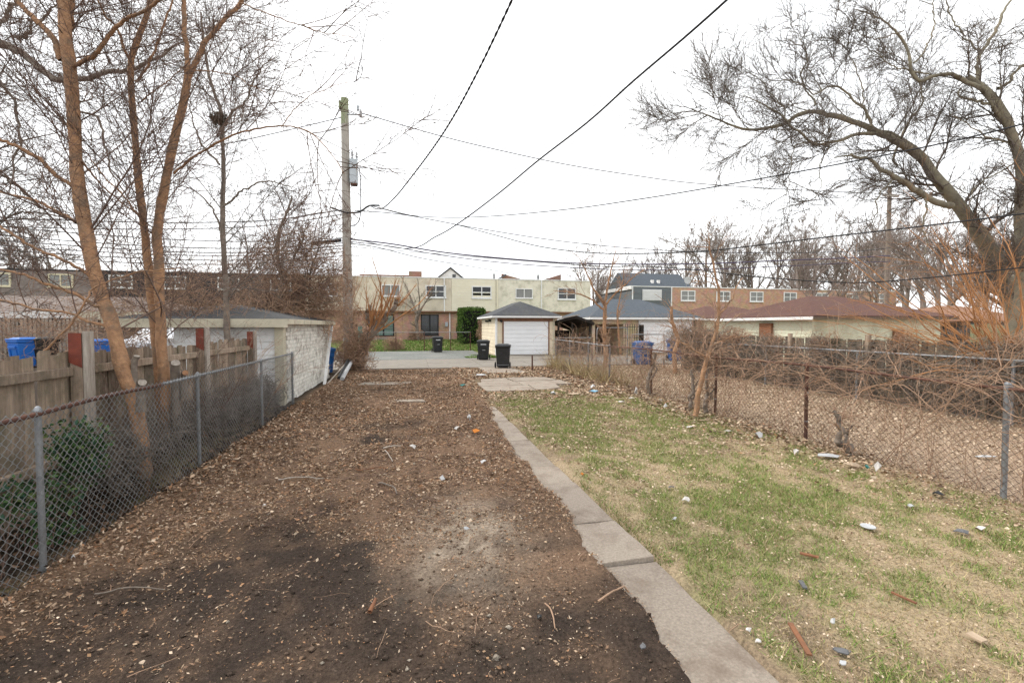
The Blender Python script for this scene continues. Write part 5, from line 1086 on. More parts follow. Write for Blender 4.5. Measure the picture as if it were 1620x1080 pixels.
def tangle(name, label, centers, n, seed, mat_, ln=1.4, r=0.006, cat='thicket', wig=0.32, segs=8, grav=0.0, parts='stems', base=None):
    """vine mass: many bent runners inside overlapping lobes"""
    rng = np.random.default_rng(seed); C = np.array([c[:3] for c in centers]); Rv = np.array([c[3] for c in centers]); pw = np.array([c[4] if len(c) > 4 else 1 for c in centers], float)
    i = rng.choice(len(C), n, p=pw / pw.sum()); u = unit(rng.normal(0, 1, (n, 3))) * (rng.random(n) ** 0.45)[:, None]
    pos = C[i] + u * np.array(Rv)[i] if Rv.ndim == 2 else C[i] + u * Rv[i][:, None]
    pos[:, 2] = np.maximum(pos[:, 2], 0.05)
    d = unit(rng.normal(0, 1, (n, 3)) + np.array([0, 0, 0.15]))
    P, Rr = shoot(pos, d, ln * rng.uniform(0.4, 1.3, n), r * rng.uniform(0.5, 1.5, n), segs, wig, (0, 0, grav), rng, 0.4)
    cen = C[i][:, None, :]; off = P - cen; rad = (np.array(Rv)[i][:, None, :] if Rv.ndim == 2 else Rv[i][:, None, None] * np.ones((1, 1, 3))) * 1.15
    k = np.linalg.norm(off / rad, axis=2, keepdims=True); P = np.where(k > 1, cen + off / np.maximum(k, 1) ** 0.8, P)
    P[:, :, 2] = np.maximum(P[:, :, 2], 0.03)
    V, q = tubes(P, Rr, 3)
    root = thing(name, label, cat, tuple(base if base is not None else (C[0][0], C[0][1], 0)))
    put(parts, mesh_np(parts, V, q), mat_, root)
    return root
def dl_(px, py, d, r, w=1): return (*dep(px, py, d), r, w)
th_ = tangle('vine_thicket', 'dense brown vine thicket smothering the corner of the white garage', [dl_(440, 460, 14, 1.2, 2), dl_(480, 430, 14.5, 1.2, 2), dl_(410, 440, 14, 0.9), dl_(510, 455, 15, 0.9, 1.4), dl_(470, 400, 14.5, 1.0, 0.9), dl_(430, 500, 13.5, 0.9, 1.4), dl_(490, 490, 14.6, 1.0, 1.6), dl_(525, 500, 15.5, 0.8)], 1700, 61, 'twig_vine', ln=2.5, r=0.0065, wig=0.17)
lim = [L([(452, 600), (446, 540), (438, 490), (446, 450), (440, 400), (450, 350), (462, 310)], 0.10, 0.02, 14.0), L([(445, 540), (470, 480), (490, 420), (505, 380)], 0.06, 0.012, 14.2), L([(440, 495), (410, 450), (395, 400), (385, 370)], 0.05, 0.012, 14.0), L([(444, 440), (480, 390), (490, 350)], 0.05, 0.01, 14.2), L([(425, 590), (418, 540), (400, 490), (395, 450)], 0.05, 0.012, 12.5)]
make_tree('bare_tree', 'bare tree rising out of the vine thicket left of the pole', 'tree', lim, 'bark_grey', 'twig_brown', [(80, 0.2, 1, 0.75, 0.7, 0.3, 0.1, 8, 0.12, (0, 0, 0)), (600, 0.1, 1, 0.75, 0.6, 0.55, 0, 6, 0.14, (0, 0, -0.05)), (2800, 0.1, 1, 0.75, 0.6, 0.6, 0, 4, 0.15, (0, 0, -0.05))], 62, gt(450, 14.0), knob=0.02, maxlen=2.6, rmin=0.0045)
tangle('pole_vines', 'dead brown vines heaped round the foot of the utility pole', [(PX, PY - 0.2, 0.9, 0.75, 2), (PX + 0.35, PY - 0.3, 0.5, 0.7, 2), (PX, PY, 2.2, 0.6, 1), (PX - 0.1, PY, 3.4, 0.45, 0.6), (PX + 0.5, PY - 0.2, 1.4, 0.6, 1)], 1300, 63, 'twig_vine', ln=1.1, r=0.009, wig=0.2, cat='vines')
tangle('roof_vines', 'thin reddish vines spread over the left garage roof', [(-5.2, 12.4, 2.35, (1.9, 1.3, 0.35), 2), (-8.2, 12.4, 2.4, (1.7, 1.3, 0.4), 2), (-7.2, 11.4, 2.05, (2.4, 0.3, 0.3), 1)] and [(-4.6, 12.0, 2.3, 1.0, 2), (-5.6, 12.0, 2.3, 1.0, 2), (-6.8, 11.4, 2.0, 1.0, 1)], 1000, 64, 'twig_vine', ln=1.3, r=0.005, cat='vines')
tangle('yard_brush', 'reddish brush growing in front of the left slat fence', [(-15.5, 21, 1.6, 1.3, 1), (-13, 20.6, 1.4, 1.2, 1), (-18, 21, 1.8, 1.4, 1), (-10.5, 20.5, 1.4, 1.2, 1)], 1100, 65, 'twig_vine', ln=1.5, r=0.008, cat='brush')
# vines on the right fence
def fence_vines(label, y0, y1, n, seed, mat_, h=(0.8, 1.35), r=0.0034, X=5.95, sx=0.10, ln=(0.7, 1.9), name='fence_vines', down=-0.28):
    rng = np.random.default_rng(seed)
    pos = np.stack([X + rng.normal(0, sx, n), y0 + (y1 - y0) * rng.random(n), rng.uniform(h[0], h[1], n)], 1)
    d = unit(np.stack([rng.normal(0, 0.5, n), rng.normal(0, 0.75, n), rng.normal(0.3, 0.7, n)], 1))
    P, Rr = shoot(pos, d, rng.uniform(*ln, n), r * rng.uniform(0.5, 1.7, n), 14, 0.2, (0, 0, down), rng, 0.2)
    P[:, :, 2] = np.maximum(P[:, :, 2], 0.04)
    acc = [tubes(P, Rr, 4)]; a_, b_, c_, e_ = kids(P, Rr, n * 3, 0.1, 1, 0.7, 0.3, 0.6, rng, 0.0); P, Rr = shoot(a_, b_, c_, e_, 6, 0.2, (0, 0, -0.1), rng); P[:, :, 2] = np.maximum(P[:, :, 2], 0.04); acc.append(tubes(P, Rr, 3))
    V, q = join(acc); t = thing(name, label, 'vines', (X, (y0 + y1) / 2, 0)); put('runners', mesh_np('runners', V, q, smooth=True), mat_, t)
    rng2 = np.random.default_rng(seed + 1); m = max(8, n // 4)
    pos = np.stack([X + rng2.normal(0.02, 0.05, m), y0 + (y1 - y0) * rng2.random(m), np.zeros(m)], 1); d = unit(np.stack([rng2.normal(0, 0.12, m), rng2.normal(0, 0.35, m), np.ones(m)], 1))
    P, Rr = shoot(pos, d, rng2.uniform(0.8, 1.7, m), rng2.uniform(0.002, 0.006, m), 10, 0.12, (0, 0, 0), rng2, 0.4); V, q = tubes(P, Rr, 4); stuff(put('upright_stems', mesh_np('upright_stems', V, q, smooth=True), mat_, t))
    return t
fence_vines('tangled tan vines arching over the near stretch of the right fence', 2.6, 6.6, 230, 71, 'twig_vine', ln=(0.7, 1.8))
fence_vines('orange vines along the middle stretch of the right fence', 6.6, 10.8, 220, 72, 'twig_vine', r=0.0038)
fence_vines('brown vines and dry stalks on the far stretch of the right fence', 10.8, 19.0, 330, 73, 'twig_vine', h=(0.1, 1.3), r=0.005, ln=(0.6, 1.5), down=-0.1)
tangle('vine_bank', 'dark mass of dead vines heaped against the wood fence', [(10.75, y, z, 0.55, w) for y, z, w in [(3.4, 0.8, 1.2), (4.4, 1.0, 1.4), (5.4, 0.8, 1.4), (6.4, 0.9, 1.4), (7.4, 0.8, 1.4), (8.4, 0.9, 1.3), (9.4, 0.8, 1.3), (10.4, 0.95, 1.3), (11.4, 0.8, 1.3), (12.4, 1.0, 1.3), (13.4, 0.9, 1.3), (14.4, 1.2, 1.4), (15.4, 1.1, 1.6), (16.4, 1.3, 1.6), (17, 1.2, 1.6)]], 2700, 74, 'bark_grey', ln=1.2, r=0.006, cat='vines', wig=0.28)
tangle('vine_bank', 'reddish-brown vine heap over the far end of the wood fence', [(10.9, 15.2, 1.3, 0.7, 1), (11.0, 16.4, 1.35, 0.8, 1), (10.9, 13.8, 1.25, 0.45, 1), (11.0, 12.2, 1.25, 0.3, 0.6), (11.0, 10.4, 1.3, 0.3, 0.5), (11.1, 8.4, 1.3, 0.3, 0.5), (11.1, 6.4, 1.3, 0.3, 0.5)], 1500, 75, 'twig_vine', ln=1.1, r=0.007, cat='vines', wig=0.2)

tangle('fence_brush', 'dark dead brush filling the strip between the two left fences', [(-3.1, y, 0.42, 0.34, 1) for y in (5.4, 5.9, 6.4, 7.0, 7.7, 8.4, 9.1, 9.8, 10.4)], 2300, 76, 'bark_grey', ln=0.7, r=0.006, cat='brush', wig=0.25)

# ------------------------------------------------------------------ bare woods behind
def proto_tree(seed, H):
    rng = np.random.default_rng(seed)
    P0 = resample([(0, 0, -0.3), (rng.normal(0, 0.2), rng.normal(0, 0.2), H * 0.22), (rng.normal(0, 0.5), rng.normal(0, 0.5), H * 0.5), (rng.normal(0, 0.9), rng.normal(0, 0.9), H * 0.82)], 14)
    P = P0[None]; Rr = (np.linspace(1, 0.12, 14) * H * 0.02)[None]
    V0, q0 = tubes(P, Rr, 8); acc = []
    for (M, t0, t1, ang, lf, rf, up, sg, wig, tro) in [(16, 0.28, 1, 0.75, 0.55, 0.6, 0.25, 9, 0.12, (0, 0, 0.1)), (110, 0.2, 1, 0.7, 0.5, 0.55, 0.15, 7, 0.14, (0, 0, 0.08)), (620, 0.15, 1, 0.65, 0.45, 0.55, 0.1, 5, 0.15, (0, 0, 0.05)), (2400, 0.1, 1, 0.6, 0.45, 0.6, 0.05, 3, 0.15, (0, 0, 0))]:
        a_, b_, c_, e_ = kids(P, Rr, M, t0, t1, ang, lf, rf, rng, up, rmin=0.016); P, Rr = shoot(a_, b_, c_, e_, sg, wig, tro, rng, 0.4); acc.append(tubes(P, Rr, 3))
    V1, q1 = join(acc)
    a = mesh_np('trunk', V0, q0, smooth=True); a.materials.append(MT['twig_far']); b = mesh_np('crown', V1, q1); b.materials.append(MT['twig_far'])
    return a, b
PT = [proto_tree(s, 15.0) for s in (101, 102, 103, 104)]
ft = random.Random(12)
def far_tree(x, y, h, k, label):
    t = thing('bare_tree', label, 'tree', (x, y, float(gh(x, y))), ft.uniform(0, 6.28), 'bare trees behind the houses'); s = h / 15.0; t.scale = (s * ft.uniform(0.95, 1.2), s * ft.uniform(0.95, 1.2), s)
    for nm, me in zip(('trunk', 'crown'), PT[k % 4]):
        o = bpy.data.objects.new(nm, me); COL.objects.link(o); o.parent = t
spots = []
def band(pxa, pxb, n, ya, yb, top, lab):
    for i in range(n):
        px = pxa + (pxb - pxa) * (i + 0.5 + ft.uniform(-0.3, 0.3)) / n; Y = ft.uniform(ya, yb)
        b = onY(px, top + ft.uniform(-12, 25), Y); spots.append((b[0], Y, max(6, b[2]), lab))
WL = 'one of the bare grey trees in the wood behind the right-hand houses'
band(900, 1120, 6, 62, 80, 385, WL); band(1080, 1300, 8, 58, 90, 352, WL); band(1250, 1450, 8, 52, 85, 345, WL); band(1400, 1640, 9, 40, 75, 320, WL); band(1120, 1640, 9, 68, 95, 365, WL)
band(1260, 1620, 6, 26, 40, 385, WL)
band(-40, 90, 4, 52, 62, 350, 'one of the bare trees behind the mansard houses at far left')
for k, (x, y, h, lb) in enumerate(spots): far_tree(x, y, h, k, lb)
b = onY(935, 395, 50); far_tree(20.3, 50, b[2], 1, 'bare tree standing in the gap beside the grey town house')

# ------------------------------------------------------------------ leafy plants
def leaf_cloud(P, size, asp, rng, cols, flat=0.0, fold=0.25, four=False):
    n = len(P); a = rng.normal(0, 1, (n, 3)); a[:, 2] *= (1 - flat); a = unit(a); up = np.tile([0.0, 0, 1], (n, 1)) + rng.normal(0, 0.25 + 1.2 * (1 - flat), (n, 3))
    b = unit(np.cross(up, a)); nn = np.cross(a, b); s = size[:, None] * 0.5; w = s * asp[:, None] if np.ndim(asp) else s * asp; c = nn * s * fold * rng.uniform(-0.3, 1, n)[:, None]
    if four:
        V = np.stack([P - a * s, P + b * w + c, P + a * s, P - b * w + c], 1).reshape(-1, 3); i = np.arange(n) * 4
        return V, np.concatenate([np.stack([i, i + 1, i + 2], 1), np.stack([i, i + 2, i + 3], 1)]), np.repeat(cols, 4, 0)
    j = rng.uniform(-0.35, 0.35, (4, n, 1)); cu = nn * s * rng.normal(0.1, 0.35, (n, 1)) * (0.4 + fold)
    V = np.stack([P - a * s + cu, P + b * w * (0.85 + j[0]) + c - a * s * (0.35 + j[1]), P + b * w * (0.7 + j[2]) + c + a * s * (0.35 - j[0]), P + a * s + cu, P - b * w * (0.7 + j[3]) + c + a * s * (0.4 + j[1]), P - b * w * (0.9 - j[2]) + c - a * s * (0.3 + j[3])], 1).reshape(-1, 3)
    i = np.arange(n) * 6; t = np.concatenate([np.stack([i, i + 1, i + 2], 1), np.stack([i, i + 2, i + 3], 1), np.stack([i, i + 3, i + 4], 1), np.stack([i, i + 4, i + 5], 1)])
    return V, t, np.repeat(cols, 6, 0)
def pick(pal, n, rng, j=0.18, p=None):
    pal = np.array(pal); c = pal[rng.choice(len(pal), n, p=p)]; return c * (1 + rng.normal(0, j, (n, 1)))
rg = np.random.default_rng(91)
hd = thing('hedge', 'clipped green evergreen hedge beside the cream garage', 'hedge', (4.3, 41, 0.4))
n = 12000; u = rg.uniform(-1, 1, (n, 3)); f = rg.integers(0, 3, n); s_ = np.sign(u[np.arange(n), f]); u[np.arange(n), f] = s_ * rg.uniform(0.8, 1.03, n)
P = np.stack([4.95 + u[:, 0] * 1.1, 40.6 + u[:, 1] * 1.9, 1.85 + u[:, 2] * 1.5], 1) + (fbm(u[:, 0] * 3 + u[:, 1] * 2, u[:, 2] * 3, 4)[:, None] - 0.5) * 0.35
V, t, c = leaf_cloud(P, rg.uniform(0.08, 0.16, n), 0.7, rg, pick([(0.06, 0.11, 0.02), (0.09, 0.15, 0.03), (0.045, 0.085, 0.018)], n, rg), four=True)
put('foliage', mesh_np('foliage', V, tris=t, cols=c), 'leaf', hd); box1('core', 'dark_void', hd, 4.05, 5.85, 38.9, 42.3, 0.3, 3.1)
tangle('dead_shrub', 'dry brown shrub between the hedge and the cream garage', [(5.6, 37.5, 1.2, 0.55, 1), (5.65, 37.4, 2.0, 0.45, 1), (5.6, 36.6, 0.9, 0.45, 1)], 900, 66, 'twig_vine', ln=0.8, r=0.012, cat='shrub')
tangle('dead_shrub', 'low dry shrub inside the lawn fence', [(-1.75, 34.6, 0.45, 0.5, 1), (-1.2, 34.7, 0.45, 0.5, 1)], 500, 67, 'twig_vine', ln=0.6, r=0.012, cat='shrub')
tangle('dead_shrub', 'small red-brown shrub at the brick wall behind the pale tree', [(0.1, 42.6, 0.85, 0.7, 1)], 420, 68, 'twig_vine', ln=0.8, r=0.014, cat='shrub')
eb = thing('evergreen_shrub', 'green leafy shrub squeezed behind the left chain-link fence', 'shrub', (-3.0, 4.5, 0))
n = 1900; cen = np.array([(-3.0, 4.75, 0.70), (-3.0, 4.9, 0.55), (-3.0, 4.55, 0.40), (-2.98, 4.5, 0.15), (-3.0, 4.7, 0.85), (-2.98, 4.95, 0.8), (-3.05, 4.2, 0.5)]); i = rg.integers(0, 7, n)
P = cen[i] + unit(rg.normal(0, 1, (n, 3))) * (rg.random((n, 1)) ** 0.5) * np.array([0.2, 0.2, 0.2]); P[:, 2] = np.maximum(P[:, 2], 0.04)
V, t, c = leaf_cloud(P, rg.uniform(0.03, 0.065, n), 0.6, rg, pick([(0.04, 0.085, 0.035), (0.065, 0.12, 0.045), (0.045, 0.095, 0.06), (0.03, 0.06, 0.025), (0.10, 0.14, 0.05)], n, rg)); put('leaves', mesh_np('leaves', V, tris=t, cols=c), 'leaf', eb)
n = 26; P, Rr = shoot(np.stack([-3.0 + rg.normal(0, 0.06, n), 4.4 + rg.normal(0, 0.3, n), np.zeros(n)], 1), unit(np.stack([rg.normal(0, 0.15, n), rg.normal(0, 0.3, n), np.ones(n)], 1)), rg.uniform(0.5, 1.0, n), np.full(n, 0.006), 8, 0.12, (0, 0, 0), rg); V, q = tubes(P, Rr, 4); put('stems', mesh_np('stems', V, q), 'twig_brown', eb)

# ------------------------------------------------------------------ litter layer: dead leaves, chips, grass
BR = [(0.30, 0.195, 0.125), (0.21, 0.135, 0.088), (0.40, 0.285, 0.195), (0.13, 0.085, 0.06), (0.54, 0.42, 0.31), (0.33, 0.185, 0.105)]
BR2 = BR + [(0.42, 0.30, 0.20), (0.30, 0.18, 0.10), (0.20, 0.128, 0.082), (0.16, 0.10, 0.066)]
TN = [(0.46, 0.355, 0.25), (0.37, 0.275, 0.185), (0.56, 0.45, 0.335), (0.26, 0.185, 0.125), (0.18, 0.125, 0.085)]
def scatter(name, label, n, x0, x1, y0, y1, dens, size, asp, pal, seed, flat=0.86, lift=0.012, near=0.0, pw=None, four=False):
    rng = np.random.default_rng(seed); m = int(n * 2.6)
    x = rng.uniform(x0, x1, m); y = y0 + (y1 - y0) * rng.random(m) ** (1 + near)
    keep = rng.random(m) < dens(x, y); x, y = x[keep][:n], y[keep][:n]; k = len(x)
    P = np.stack([x, y, gh(x, y) + rng.uniform(0.003, lift, k)], 1)
    V, t, c = leaf_cloud(P, (size[0] + (size[1] - size[0]) * rng.random(k) ** 1.9) * (1 + 0.035 * np.maximum(y - 6, 0)) * (0.42 + 0.58 * sstep(2.0, 7.0, y)), rng.uniform(asp[0], asp[1], k), rng, pick(pal, k, rng, p=pw), flat=flat, four=four)
    o = put(name, mesh_np(name, V, tris=t, cols=c), 'leaf'); stuff(o, label, 'leaves'); return o
def d_lot(x, y):
    il, ash, dk, gr, ba = zones(x, y); e = 1 - sstep(1.42, 1.62 + 0.5 * sstep(7, 8.5, y), x)
    return np.clip((1.05 - 0.95 * dk - 0.55 * ash) * (0.14 + 1.3 * sstep(0.32, 0.62, fbm(x * 2.4, y * 2.4, 19))) + 0.35 * sstep(-2.1, -2.6, x), 0, 1) * e
scatter('leaf_litter', 'dead brown leaves and mulch strewn over the dirt lot', 46000, -2.62, 1.95, 2.3, 19.9, d_lot, (0.02, 0.072), (0.2, 0.7), BR2, 201, near=0.45, lift=0.025, flat=0.68, four=True)
scatter('wood_chips', 'small wood chips and straw bits in the dirt lot', 84000, -2.62, 1.6, 1.6, 14, lambda x, y: np.clip(d_lot(x, y) * (0.35 + 0.65 * sstep(2.5, 5.5, y)) + 0.10 * sstep(0.4, 0.75, fbm(x * 4.2, y * 4.2, 20)) + 0.02, 0, 1), (0.012, 0.052), (0.14, 0.42), BR2, 202, lift=0.02, near=0.6, flat=0.8, four=True)
scatter('pale_crumbs', 'tiny pale stones and chips on the dark soil', 11000, -2.6, 1.5, 1.3, 8, lambda x, y: 0.25 * fbm(x * 2, y * 2, 51) + 0.9 * zones(x, y)[1], (0.003, 0.013), (0.5, 1.0), [(0.5, 0.45, 0.38), (0.36, 0.3, 0.23), (0.6, 0.57, 0.52)], 203, lift=0.006, near=0.5, four=True)
scatter('fence_leaves', 'curled brown leaves drifted along the left fence', 5200, -2.64, -1.4, 1.6, 11, lambda x, y: np.exp(-(x + 2.6) / 0.42), (0.025, 0.075), (0.3, 0.75), BR, 204, lift=0.05, flat=0.5, near=0.3)
scatter('yard_leaves', 'thick carpet of tan fallen leaves in the right-hand yard', 62000, 5.7, 10.9, 1.8, 19.2, lambda x, y: 0.75 + 0 * x, (0.025, 0.07), (0.35, 0.8), TN, 205, lift=0.035, flat=0.78, near=0.3, four=True, pw=[0.34, 0.24, 0.22, 0.12, 0.08])
scatter('fence_foot_leaves', 'fallen leaves gathered at the foot of the right fence', 7000, 4.4, 6.2, 2, 19.5, lambda x, y: np.exp(-np.abs(x - 5.75) / 0.4), (0.04, 0.09), (0.4, 0.85), TN + BR, 206, lift=0.05, flat=0.7, near=0.2)
scatter('lawn_leaves', 'scattered tan leaves lying in the thin grass', 30000, 1.9, 5.7, 1.2, 13, lambda x, y: 0.25 + 0.75 * sstep(0.35, 0.65, fbm(x * 1.7, y * 1.7, 33)), (0.016, 0.062), (0.25, 0.75), TN + TN[:3] + BR[:3], 207, lift=0.04, flat=0.72, near=0.5, four=True)
scatter('far_leaves', 'brown leaves covering the ground towards the alley', 9000, 1.6, 5.9, 11, 20, lambda x, y: 0.8 * (1 - 0.93 * sstep(1.85, 2.0, x) * (1 - sstep(4.5, 4.9, x)) * sstep(12.4, 12.6, y) * (1 - sstep(15.5, 15.7, y)) - 0.8 * sstep(2.6, 2.8, x) * (1 - sstep(4.1, 4.4, x)) * sstep(17.3, 17.5, y)), (0.04, 0.09), (0.4, 0.8), BR + TN[:2], 208, lift=0.03, flat=0.75)
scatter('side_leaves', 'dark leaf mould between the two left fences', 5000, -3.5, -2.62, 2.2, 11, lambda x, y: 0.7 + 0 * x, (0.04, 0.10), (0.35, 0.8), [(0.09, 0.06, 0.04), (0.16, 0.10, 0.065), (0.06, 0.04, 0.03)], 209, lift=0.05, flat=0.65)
scatter('path_crumbs', 'leaf crumbs and dirt on the concrete path', 4200, 1.36, 1.9, 1.2, 8, lambda x, y: 0.05 + 0.95 * (1 - sstep(1.42, 1.62, x)), (0.008, 0.035), (0.2, 0.6), BR, 210, lift=0.03, flat=0.97)

def clods(name, label, n, seed):
    rng = np.random.default_rng(seed); x = rng.uniform(-2.6, 1.55, n * 2); y = 1.4 + 7.6 * rng.random(n * 2) ** 1.5; il, ash, dk, gr, ba = zones(x, y)
    keep = rng.random(n * 2) < (0.25 + 0.75 * sstep(0.4, 0.65, fbm(x * 3, y * 3, 55))) * (1 - sstep(1.40, 1.55, x)); x, y, dk, ash = x[keep][:n], y[keep][:n], dk[keep][:n], ash[keep][:n]; k = len(x)
    s = 0.004 + 0.020 * rng.random(k) ** 3.5; o = np.array([[1, 0, 0], [-1, 0, 0], [0, 1, 0], [0, -1, 0], [0, 0, 0.8], [0, 0, -0.5]], float)
    V = np.stack([x, y, gh(x, y) + s * 0.15], 1)[:, None, :] + (o[None] * rng.uniform(0.6, 1.3, (k, 6, 1)) + rng.normal(0, 0.15, (k, 6, 3))) * s[:, None, None]
    f = np.array([[0, 2, 4], [2, 1, 4], [1, 3, 4], [3, 0, 4], [2, 0, 5], [1, 2, 5], [3, 1, 5], [0, 3, 5]]); t = (np.arange(k)[:, None, None] * 6 + f[None]).reshape(-1, 3)
    c = np.array([0.17, 0.115, 0.078])[None] * (1 - dk)[:, None] + np.array([0.062, 0.046, 0.036])[None] * dk[:, None]; c = c * rng.uniform(0.9, 1.9, (k, 1)); pale = (rng.random(k) < 0.05 + 0.3 * ash); c[pale] = np.array([0.36, 0.31, 0.25])
    stuff(put(name, mesh_np(name, V.reshape(-1, 3), tris=t, cols=np.repeat(c, 6, 0)), 'ground'), label, 'soil')
clods('soil_clods', 'crumbly clods and pebbles of dark soil over the dirt lot', 7000, 220)
def grass(name, label, n, x0, x1, y0, y1, dens, hgt, wid, seed, near=0.0, pal=None, straw=0.35):
    rng = np.random.default_rng(seed); m = int(n * 3)
    x = rng.uniform(x0, x1, m); y = y0 + (y1 - y0) * rng.random(m) ** (1 + near); w = dens(x, y); keep = rng.random(m) < w; x, y, w = x[keep][:n], y[keep][:n], w[keep][:n]; k = len(x)
    h = rng.uniform(hgt[0], hgt[1], k) * (0.6 + 0.8 * w); a = rng.uniform(0, 6.283, k); s = wid * rng.uniform(0.6, 1.4, k) * (1 + 0.06 * np.maximum(y - 4, 0))
    b = np.stack([x, y, gh(x, y) - 0.003], 1); dx = np.stack([np.cos(a), np.sin(a), 0 * a], 1); ln = rng.normal(0, 0.75, (k, 2))
    tip = b + np.stack([ln[:, 0] * h, ln[:, 1] * h, h], 1); V = np.stack([b - dx * s[:, None], b + dx * s[:, None], tip], 1).reshape(-1, 3)
    col = pick(pal or [(0.10, 0.20, 0.03), (0.14, 0.24, 0.045), (0.08, 0.15, 0.03), (0.18, 0.25, 0.06)], k, rng); st = rng.random(k) < straw
    col[st] = pick([(0.38, 0.30, 0.16), (0.30, 0.22, 0.12), (0.45, 0.37, 0.21)], int(st.sum()), rng)
    t = np.arange(k * 3).reshape(-1, 3); o = put(name, mesh_np(name, V, tris=t, cols=np.repeat(col, 3, 0)), 'grass'); stuff(o, label, 'grass'); return o
def d_grass(x, y):
    il, ash, dk, gr, ba = zones(x, y); return np.clip(0.05 + gr * 0.95, 0, 1) * sstep(1.88, 1.98, x) * (1 - sstep(12.0, 12.8, y + 1.0 * (x > 4)))
grass('lawn_grass', 'thin patchy green grass right of the concrete path', 112000, 1.9, 5.9, 1.0, 13, d_grass, (0.014, 0.055), 0.0028, 301, near=0.45, straw=0.3, pal=[(0.15, 0.23, 0.05), (0.20, 0.28, 0.065), (0.12, 0.19, 0.045), (0.27, 0.31, 0.10)])
grass('dry_grass', 'straw-coloured dry grass among the green', 66000, 1.9, 6.0, 1.0, 13.5, lambda x, y: (0.35 + 0.65 * (1 - zones(x, y)[3])) * sstep(1.9, 2.0, x), (0.008, 0.03), 0.0024, 302, near=0.45, straw=0.97)
grass('edge_grass', 'tufts of grass creeping over the right edge of the path', 5000, 1.78, 2.0, 1.2, 11, lambda x, y: sstep(0.42, 0.6, fbm(x * 3, y * 3.1, 88)) * np.exp(-np.abs(x - 1.9) / 0.07), (0.02, 0.06), 0.0028, 306, near=0.4, straw=0.6)
grass('far_lawn_grass', 'green lawn in front of the brick town house', 26000, -3.6, 5.2, 33.7, 44, lambda x, y: 0.75 + 0 * x, (0.05, 0.12), 0.012, 303, straw=0.2)
grass('verge_grass', 'bright green weeds by the garage drive', 5000, 2.9, 8.6, 25.6, 28, lambda x, y: sstep(0.52, 0.6, fbm(x * 1.1, y * 1.1, 71)) * (1 - sstep(4.6, 4.9, x) * (1 - sstep(8.5, 8.6, x))), (0.04, 0.1), 0.012, 304, straw=0.08)
grass('fence_stalks', 'dry upright stalks at the far end of the right fence', 900, 5.6, 6.3, 11.5, 19.2, lambda x, y: sstep(0.4, 0.6, fbm(x * 2, y * 2, 81)), (0.2, 0.7), 0.006, 305, straw=1.0)
# twigs lying on the ground
def twigs(name, label, n, x0, x1, y0, y1, ln, r, seed, mat_, near=0.3):
    rng = np.random.default_rng(seed); x = rng.uniform(x0, x1, n); y = y0 + (y1 - y0) * rng.random(n) ** (1 + near); a = rng.uniform(0, 6.283, n)
    P, Rr = shoot(np.stack([x, y, np.zeros(n)], 1), np.stack([np.cos(a), np.sin(a), 0 * a], 1), rng.uniform(ln[0], ln[1], n), r * rng.uniform(0.5, 1.5, n), 5, 0.15, (0, 0, 0), rng, 0.5)
    P[:, :, 2] = gh(P[:, :, 0], P[:, :, 1]) + 0.012 + 0.018 * rng.random((n, 1)) + 0.02 * np.sin(np.linspace(0, 3.14, 5))[None, :] * rng.random((n, 1)); V, q = tubes(P, Rr, 3)
    o = put(name, mesh_np(name, V, q, smooth=True), mat_); stuff(o, label, 'twigs'); return o
twigs('ground_twigs', 'thin dead twigs lying all over the dirt lot', 420, -2.5, 1.5, 2.0, 16, (0.06, 0.32), 0.0024, 401, 'twig_vine', near=-0.2)
twigs('ground_twigs', 'few dry twigs in the thin grass', 160, 1.95, 5.7, 1.5, 12, (0.05, 0.25), 0.0022, 402, 'twig_vine')
twigs('brush_twigs', 'dark brush twigs in the middle of the dirt lot', 1300, -2.4, 1.5, 4.4, 13, (0.10, 0.45), 0.0028, 403, 'twig_brown', near=0.1)

# ------------------------------------------------------------------ single sticks and pieces of rubbish
def stick(label, px0, px1, r, m, bend=0.03, name='stick', lift=0.02):
    a, b = gpt(*px0), gpt(*px1); c = (a + b) / 2 + np.array([bend, bend, 0.01]); P = resample([a, c, b], 12); P[:, 2] = gh(P[:, 0], P[:, 1]) + lift + r
    V, q = tubes([P], [np.linspace(r, r * 0.6, 12)], 6); o = put(name, mesh_np(name, V, q, smooth=True), m); tag(o, label, 'stick'); return o
stick('long tan stick lying beside the tilted path slab', (946, 957), (1012, 942), 0.007, 'twig_vine')
stick('short orange stick broken off in the dark soil', (585, 975), (594, 955), 0.016, 'rust_wood', 0.005)
stick('pale thin stick near the left fence foot', (440, 762), (512, 760), 0.009, 'pale_wood', 0.04)
stick('dark curved stick on the litter in mid lot', (600, 768), (628, 786), 0.012, 'bark_grey', 0.05)
stick('long thin dark stick before the left fence', (150, 945), (262, 938), 0.006, 'bark_grey', 0.05)
stick('pale forked stick left of the ash patch, upper arm', (606, 712), (634, 708), 0.012, 'pale_wood', 0.01)
stick('pale forked stick left of the ash patch, lower arm', (609, 715), (621, 733), 0.010, 'pale_wood', 0.01)
stick('thin curved twig across the concrete path', (800, 718), (885, 735), 0.005, 'bark_grey', 0.05, lift=0.05)
stick('reddish stick across the litter left of the path', (562, 745), (610, 746), 0.009, 'rust_wood', 0.02)
stick('tan stick standing out on the dark soil below the slab', (862, 960), (878, 1000), 0.006, 'twig_vine', 0.02)
def lath(label, px0, px1, w, h, m, name='wooden_strip', cat='wood strip'):
    a, b = gpt(*px0), gpt(*px1); d = unit((b - a) * [1, 1, 0]); s = np.array([-d[1], d[0], 0]) * w / 2; z = np.array([0, 0, 0.03]); up = np.array([0, 0, h])
    o = MB().hexa([a + s + z, a - s + z, b - s + z, b + s + z], [a + s + z + up, a - s * 0.9 + z + up, b - s + z + up, b + s * 0.8 + z + up]).build(name, m); tag(o, label, cat); return o
